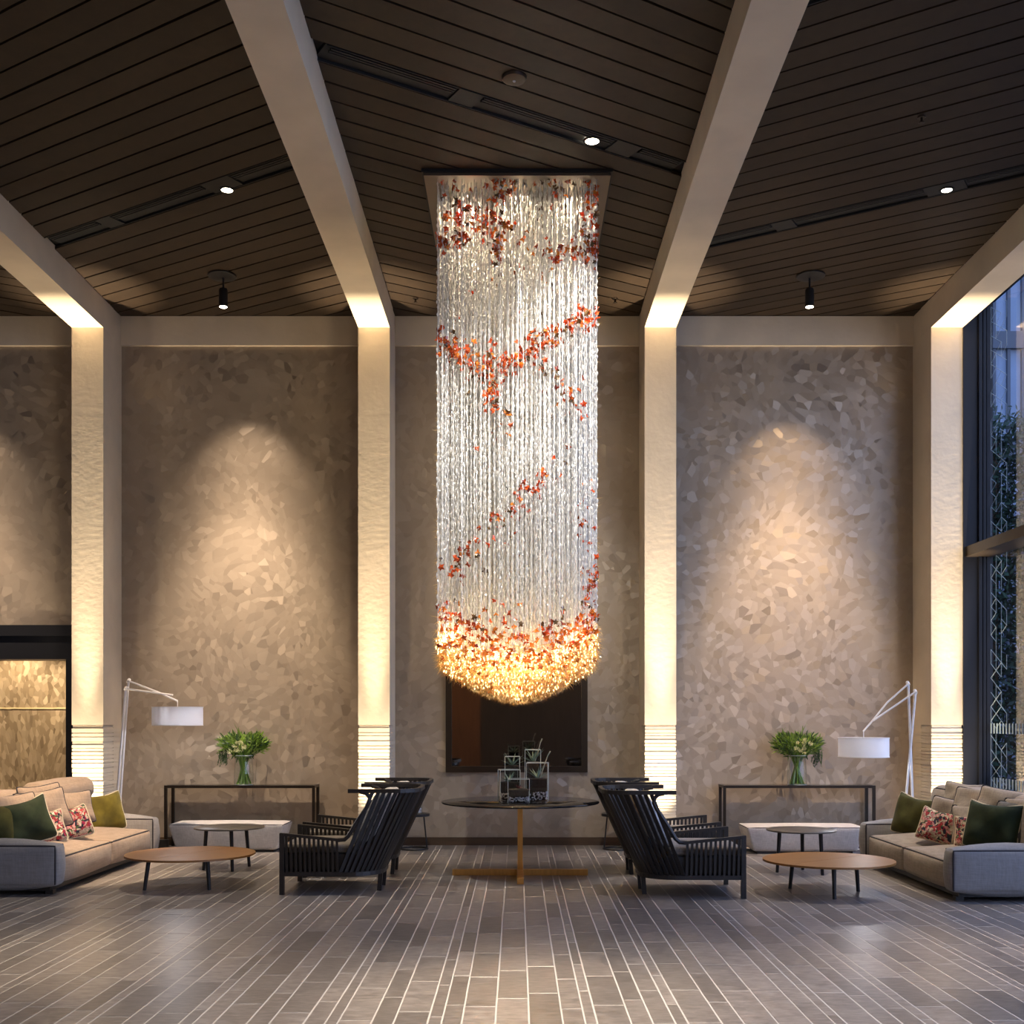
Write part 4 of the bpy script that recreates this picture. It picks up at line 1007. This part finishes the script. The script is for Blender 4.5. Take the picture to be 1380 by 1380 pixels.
# ------------------------------------------------------------------ arc floor lamps
def floor_lamp(label, Y, px_pts, arms, shade, base):
    """px_pts: posts (top, bottom) read at the lamp's own distance; shade: centre, radius, height"""
    bx = base; t = thing('floor_lamp', label, 'lamp', (bx, Y, 0))
    def Q(px, py, dy=0): p = W3(px, py, Y); return (p.x-bx, dy, p.z)
    for i, (a, b, dy) in enumerate(px_pts):
        mb = MB(); A = Vector(Q(*a, dy)); B = Vector(Q(*b, dy)); k = (A.z-.02)/(A.z-B.z); E = A+(B-A)*k
        mb.tube([E, A], .0135, 10); mb.build('post', M['white'], t, True)
        mb = MB(); mb.tube([A+Vector((0, -.012, -.015)), A+Vector((0, .03, .015))], .02, 8); mb.build('joint', M['white'], t, True)
    for pts, dy in arms:
        mb = MB(); mb.tube([Q(*p, dy) for p in pts], .0105, 8); mb.build('arm', M['white'], t, True)
    cx, ytop, r, h, yrod = shade
    c = Vector(Q(cx, ytop, .0))
    s = MB(); s.lathe([(r, -h), (r, 0)], 40, c); s.lathe([(r-.004, 0), (r-.004, -h)], 40, c); so = s.build('shade', M['shade'], t, True)
    q = MB()
    for z in (-h, 0): q.lathe([(r-.006, z-.005), (r+.004, z-.005), (r+.004, z+.005), (r-.006, z+.005)], 40, c, close=True)
    q.build('rim', M['white'], so, True)
    q = MB(); q.lathe([(.0001, -.012), (r-.02, -.012)], 40, c); q.build('diffuser', M['shade'], so, True)
    q = MB(); top = Vector(Q(cx, yrod, 0)); q.tube([top, c+Vector((0, 0, -.08))], .005, 6)
    for a in (0, PI/3*2, PI/3*4): q.bar(c+Vector((0, 0, -.008)), c+Vector((r*math.cos(a), r*math.sin(a), -.008)), .005)
    q.build('hanging_rod', M['white'], t)
    q = MB(); q.lathe([(.0001, .03), (.02, .025), (.032, 0), (.024, -.025), (.0001, -.035)], 16, c+Vector((0, 0, -.115))); q.build('bulb', M['bulb'], t, True)  # bulb and its point light are added to make the shade glow
    point((bx+c.x, Y, c.z-.16), 5.0, (.92, .93, 1.0), .03)
    q = MB(); q.disc((0, 0, 0), .19, 0, .022, 36, .004); q.build('base', M['white'], t, True)
    return t
floor_lamp('white arc floor lamp with drum shade behind the left sofa', 13.32, [((172.4, 917.3), (160.5, 1088), .02), ((170.2, 928), (158.5, 1075), -.02)],
           [([(172.4, 917.3), (212, 932.4), (239.3, 944.7)], .0), ([(170.2, 928.4), (233.7, 936.7)], -.02)], (239.3, 953, .286, .21, 944.7), -4.66)
floor_lamp('white arc floor lamp with drum shade behind the right sofa', 13.0, [((1224.6, 921), (1230.3, 1070), .02), ((1233, 932.4), (1220, 1075.6), -.02)],
           [([(1224.6, 921), (1195.8, 946.5), (1176, 971), (1163.3, 985.7)], .0), ([(1233, 932.4), (1176, 971)], -.02)], (1163.8, 994.5, .278, .212, 985.7), 4.40)

# ------------------------------------------------------------------ little black tables by the wall
def stand(label, x, Y, s):
    t = thing('pedestal_table', label, 'table', (x, Y, 0))
    mb = MB(); mb.disc((0, 0, 0), .19, .405, .437, 32, .004); mb.build('table_top', M['blackmetal'], t, True)
    mb = MB(); n = 36; mb.tube([(.165*math.cos(2*PI*i/n), .165*math.sin(2*PI*i/n), .011) for i in range(n)], .010, 8, closed=True); mb.build('base_ring', M['blackmetal'], t, True)
    for k in (-1, 1):
        mb = MB(); mb.tube([(k*.155, .02, .01), (k*.115, .02, .41)], .009, 8); mb.build('leg', M['blackmetal'], t, True)
stand('small black pedestal table behind the left armchairs', -1.25, 13.95, 1)
stand('small black pedestal table behind the right armchairs', 1.21, 13.95, -1)
Y = 13.9; x = (561.5-PX)*Y/F
t = thing('glass_bowl', 'small glass bowl of white pebbles on the left pedestal table', 'bowl', (x, Y, .438))
mb = MB(); mb.lathe([(.0001, .003), (.062, .003), (.072, .03), (.070, .14), (.066, .15)], 24); mb.build('glass_body', M['glass'], t, True)
mb = MB(); rr = random.Random(4)
for _ in range(110):
    s_ = rr.uniform(.008, .014); a = rr.uniform(0, 6.28); r = .055*math.sqrt(rr.random()); c = (r*math.cos(a), r*math.sin(a), rr.uniform(.014, .06))
    P6 = [(s_, 0, 0), (-s_, 0, 0), (0, s_, 0), (0, -s_, 0), (0, 0, s_*.8), (0, 0, -s_*.8)]
    mb.add([(c[0]+p[0], c[1]+p[1], c[2]+p[2]) for p in P6], [(0,2,4),(2,1,4),(1,3,4),(3,0,4),(2,0,5),(1,2,5),(3,1,5),(0,3,5)])
tag(mb.build('pebbles', M['pebble'], t), kind='stuff')
agave(9, .05, .09, rr, .06).build('succulent', M['agave'], t)
mb = MB(); mb.lathe([(.064, .148), (.068, .15), (.066, .154), (.062, .15)], 24, close=True); mb.build('rim', M['glassedge'], t, True)

# ------------------------------------------------------------------ mirror
s = YW/F
mx0, mx1 = (601-PX)*s, (791.5-PX)*s; mz0, mz1 = HC-(1040.5-PY)*s, HC-(877-PY)*s
t = thing('wall_mirror', 'dark framed smoked mirror hanging behind the round table', 'mirror', ((mx0+mx1)/2, YW, mz0)); w = mx1-mx0; h = mz1-mz0
fw = .075
for nm, a in (('frame_side', (-w/2, -w/2+fw, 0, h)), ('frame_side', (w/2-fw, w/2, 0, h)), ('frame_rail', (-w/2+fw, w/2-fw, 0, fw)), ('frame_rail', (-w/2+fw, w/2-fw, h-fw, h))):
    mb = MB(); mb.box(a[0], a[1], -.06, -.002, a[2], a[3]); mb.build(nm, M['bronze'], t)
mb = MB(); mb.box(-w/2+fw, w/2-fw, -.03, -.01, fw, h-fw); mb.build('mirror_glass', M['mirror'], t)

# ------------------------------------------------------------------ chandelier
CY = 11.40; rr = random.Random(21)
t = thing('chandelier', 'tall glass strand chandelier with red leaves and glowing amber tip', 'chandelier', (0, CY, HCEIL))
PW = .857
mb = MB(); mb.box(-PW, PW, -PW, PW, -.055, -.03); mb.build('canopy_plate', M['canopy'], t)
mb = MB(); mb.box(-PW-.02, PW+.02, -PW-.02, PW+.02, -.029, -.001); mb.build('canopy_rim', M['ventdark'], t)
SX, SY = .735, .78
def zbot(x, y):                       # length of the strands follows a dome
    return 1.83+.42*(x*x+ (y*.95)**2)**.9-HCEIL
def bead(mb, c, r, l, a):
    p = [(math.cos(a+k*PI/2)*r, math.sin(a+k*PI/2)*r) for k in range(4)]
    vs = [(c[0], c[1], c[2]+l*.55)]+[(c[0]+x, c[1]+y, c[2]+l*.1) for x, y in p]+[(c[0], c[1], c[2]-l*.5)]
    mb.add(vs, [(0, 1, 2), (0, 2, 3), (0, 3, 4), (0, 4, 1), (5, 2, 1), (5, 3, 2), (5, 4, 3), (5, 1, 4)])
def make_strand(mb, x, y, L, rnd):
    mb.tube([(x, y, -.05), (x, y, -L)], .0022, 3, caps=False)
    z = .10+rnd.uniform(0, .05)
    while z < L:
        s_ = rnd.choice((.75, 1, 1, 1.25)); tw = rnd.random()
        bead(mb, (x+rnd.uniform(-.006, .006), y+rnd.uniform(-.006, .006), -z), .0078*s_, rnd.uniform(.035, .07), rnd.uniform(0, 3))
        z += rnd.uniform(.045, .085)
LREF = 4.4
protos = []
for k in range(10):
    mb = MB(); make_strand(mb, 0, 0, LREF, random.Random(100+k)); protos.append(mb.mesh('strand', M['strand']))
pos = []
nx_, ny_ = 35, 26
for j in range(ny_):
    for i in range(nx_):
        x = -SX+2*SX*i/(nx_-1)+(rr.uniform(-.016, .016) if 0 < i < nx_-1 else 0); y = -SY+2*SY*j/(ny_-1)+rr.uniform(-.018, .018)
        if rr.random() < .10 and 0 < i < nx_-1: continue
        pos.append((x, y))
pos.sort(key=lambda p: p[1])
rest = MB()
for n, (x, y) in enumerate(pos):
    L = -zbot(x, y)-.05
    if n < 300:
        inst('strand', protos[n % 10], t, Matrix.Translation((x, y, 0)) @ Matrix.Rotation(rr.uniform(0, 6), 4, 'Z') @ Matrix.Diagonal((1, 1, L/LREF, 1)))
    else: make_strand(rest, x, y, L, rr)
tag(rest.build('rear_strands', M['strand'], t), kind='stuff')
# glass leaves drifting in bands through the strands
def leafmesh(name, mt, sd):
    r2 = random.Random(sd); mb = MB(); r = .032; n = 10; pts = []
    for k in range(n):
        a = 2*PI*k/n; q = r*(1.0 if k % 2 == 0 else .52)*r2.uniform(.85, 1.15); pts.append(Vector((q*math.cos(a), q*math.sin(a)*.9, .010*math.cos(2*a)+.004*(k % 2))))
    c0 = Vector((0, 0, .006)); c1 = Vector((0, 0, .0005)); vs = [c0]+pts+[c1]+[p-Vector((0, 0, .004)) for p in pts]
    fs = [(0, 1+k, 1+(k+1) % n) for k in range(n)]+[(n+1, n+2+(k+1) % n, n+2+k) for k in range(n)]+[(1+k, n+2+k, n+2+(k+1) % n, 1+(k+1) % n) for k in range(n)]
    mb.add(vs, fs); return mb, mb.mesh(name, M[mt])
LM = {k: [leafmesh('glass_leaf', k, 50+i) for i in range(2)] for k in ('redglass', 'orangeglass', 'brownglass')}
leaves = []
def band(pts, n, spread, mix, ylo):
    """a ribbon of leaves along px control points; ylo: distance into the strands at each point"""
    P_ = [(W3(px, py, CY+dy).x, dy, W3(px, py, CY+dy).z-HCEIL) for (px, py), dy in zip(pts, ylo)]
    for _ in range(int(n*1.5)):
        k = rr.random()*(len(P_)-1); i = min(int(k), len(P_)-2); f = k-i
        p = [P_[i][a]+(P_[i+1][a]-P_[i][a])*f for a in range(3)]
        p = [p[0]+rr.gauss(0, spread*1.25), p[1]+rr.gauss(0, spread*1.2), p[2]+rr.gauss(0, spread*1.15)]
        p[0] = max(-SX, min(SX, p[0])); p[1] = max(-SY-.03, min(SY, -SY-.02+abs(rr.gauss(0, .05)) if rr.random() < .75 else p[1]))
        q = rr.random(); mt = 'brownglass' if q < mix[0] else ('orangeglass' if q < mix[0]+mix[1] else 'redglass')
        leaves.append((p, mt))
rb = (.16, .14)
band([(590, 330), (630, 318), (662, 295), (690, 258)], 62, .055, rb, (-.7, -.7, -.6, -.5))
band([(610, 262), (625, 290), (612, 312)], 26, .05, rb, (-.5, -.55, -.6))
band([(655, 242), (690, 242), (735, 244)], 26, .05, (.35, .1), (-.7, -.7, -.7))
band([(664, 300), (668, 345), (672, 375)], 30, .03, (.1, .45), (-.4, -.4, -.4))
band([(735, 262), (758, 285), (735, 300)], 16, .05, rb, (-.3, -.2, -.3))
band([(800, 250), (797, 290), (796, 330), (795, 350)], 58, .05, (.12, .2), (-.7, -.72, -.74, -.74))
band([(672, 335), (700, 362), (735, 375), (768, 388), (745, 395)], 44, .05, (.1, .4), (-.2, -.1, 0, .1, .1))
band([(803, 425), (780, 432), (745, 452), (715, 470), (690, 488), (660, 498), (640, 510)], 130, .055, (.2, .15), (-.74, -.74, -.72, -.7, -.68, -.6, -.5))
band([(594, 462), (608, 482), (625, 498), (645, 515)], 52, .05, (.1, .3), (-.5, -.4, -.3, -.2))
band([(655, 520), (662, 545), (665, 575), (690, 605)], 40, .04, (.2, .2), (-.1, 0, .1, .2))
band([(720, 520), (740, 538), (760, 560), (780, 590)], 26, .04, (.25, .1), (.1, .1, 0, -.1))
band([(745, 645), (715, 668), (695, 690), (660, 715), (630, 745), (610, 775)], 66, .05, (.14, .08), (-.3, -.4, -.5, -.6, -.6, -.6))
band([(785, 655), (785, 720), (795, 790)], 18, .04, rb, (-.3, -.4, -.6))
band([(800, 760), (795, 800), (798, 845)], 26, .03, (.1, .2), (-.7, -.7, -.7))
band([(598, 820), (640, 832), (690, 838), (740, 845), (795, 835)], 50, .06, (.1, .3), (-.74, -.75, -.75, -.75, -.74))
for _ in range(70):
    leaves.append(([rr.uniform(-.7, .7), rr.uniform(-.75, .6), rr.uniform(-4.3, -.4)], rr.choice(('redglass', 'brownglass', 'brownglass'))))
for _ in range(420):                       # leaves in the amber dome
    x = rr.uniform(-SX, SX); y = -SY-.03+1.2*SY*rr.random()**2.6
    leaves.append(([x, y, zbot(x, y)+rr.uniform(-.03, .33)], 'orangeglass' if rr.random() < .78 else 'redglass'))
leaves.sort(key=lambda l: l[0][1])
lrest = {k: MB() for k in LM}
for n, (p, mt) in enumerate(leaves):
    m = Matrix.Translation(p) @ Matrix.Rotation(rr.uniform(0, 6.28), 4, 'Z') @ Matrix.Rotation(rr.uniform(.5, 1.9), 4, 'X') @ Matrix.Rotation(rr.uniform(0, 6), 4, 'Z') @ Matrix.Scale(rr.uniform(.75, 1.25), 4)
    mbx, me = rr.choice(LM[mt])
    if n < 300: inst('glass_leaf', me, t, m)
    else: lrest[mt].add([m @ Vector(v) for v in mbx.v], mbx.f)
for k in LM: tag(lrest[k].build('rear_leaves', M[k], t), kind='stuff')
# sprays of amber spikes and lit tips at the bottom of the dome, a sparser fringe up the sides
sp = MB(); tp = MB(); cl = MB()
def spike(mb, c, d, L, r):
    d = Vector(d).normalized(); a = d.orthogonal().normalized(); b = d.cross(a); c = Vector(c)
    vs = [c+(a*math.cos(q)+b*math.sin(q))*r for q in (0, 2.09, 4.19)]+[c+d*L]
    mb.add(vs, [(0, 1, 3), (1, 2, 3), (2, 0, 3), (0, 2, 1)])
for (x, y) in pos:
    zb_ = zbot(x, y)
    for k in range(6):
        z = zb_+rr.uniform(-.0, .30)*rr.random()
        for q in range(5):
            a = rr.uniform(0, 6.28); el = rr.uniform(-1.3, .3)
            spike(sp, (x, y, z), (math.cos(a)*math.cos(el), math.sin(a)*math.cos(el), math.sin(el)), rr.uniform(.05, .11), .0028)
    for q in range(3):
        c = (x+rr.uniform(-.02, .02), y+rr.uniform(-.02, .02), zb_+rr.uniform(-.03, .12)); bead(tp, c, .0042, .022, 0)
    if rr.random() < .35:
        c = (x+rr.uniform(-.02, .02), y+rr.uniform(-.02, .02), zb_+rr.uniform(.05, .30)); bead(tp, c, .005, .015, 0)
for sx_ in (-1, 1):
    for _ in range(520):
        y = rr.uniform(-SY, SY); u = rr.random()**.6; z = -.6+(-3.9+.6)*u
        if rr.random() > .25+.75*u: continue
        a = rr.uniform(-1, 1)+(0 if sx_ > 0 else PI); el = rr.uniform(-.8, .6)
        spike(cl, (sx_*SX, y, z), (math.cos(a)*math.cos(el), math.sin(a)*math.cos(el), math.sin(el)), rr.uniform(.04, .075), .002)
tag(sp.build('amber_spikes', M['amber'], t), kind='stuff')
tag(tp.build('lit_tips', M['tip'], t), kind='stuff')
tag(cl.build('clear_fringe', M['amber'], t), kind='stuff')
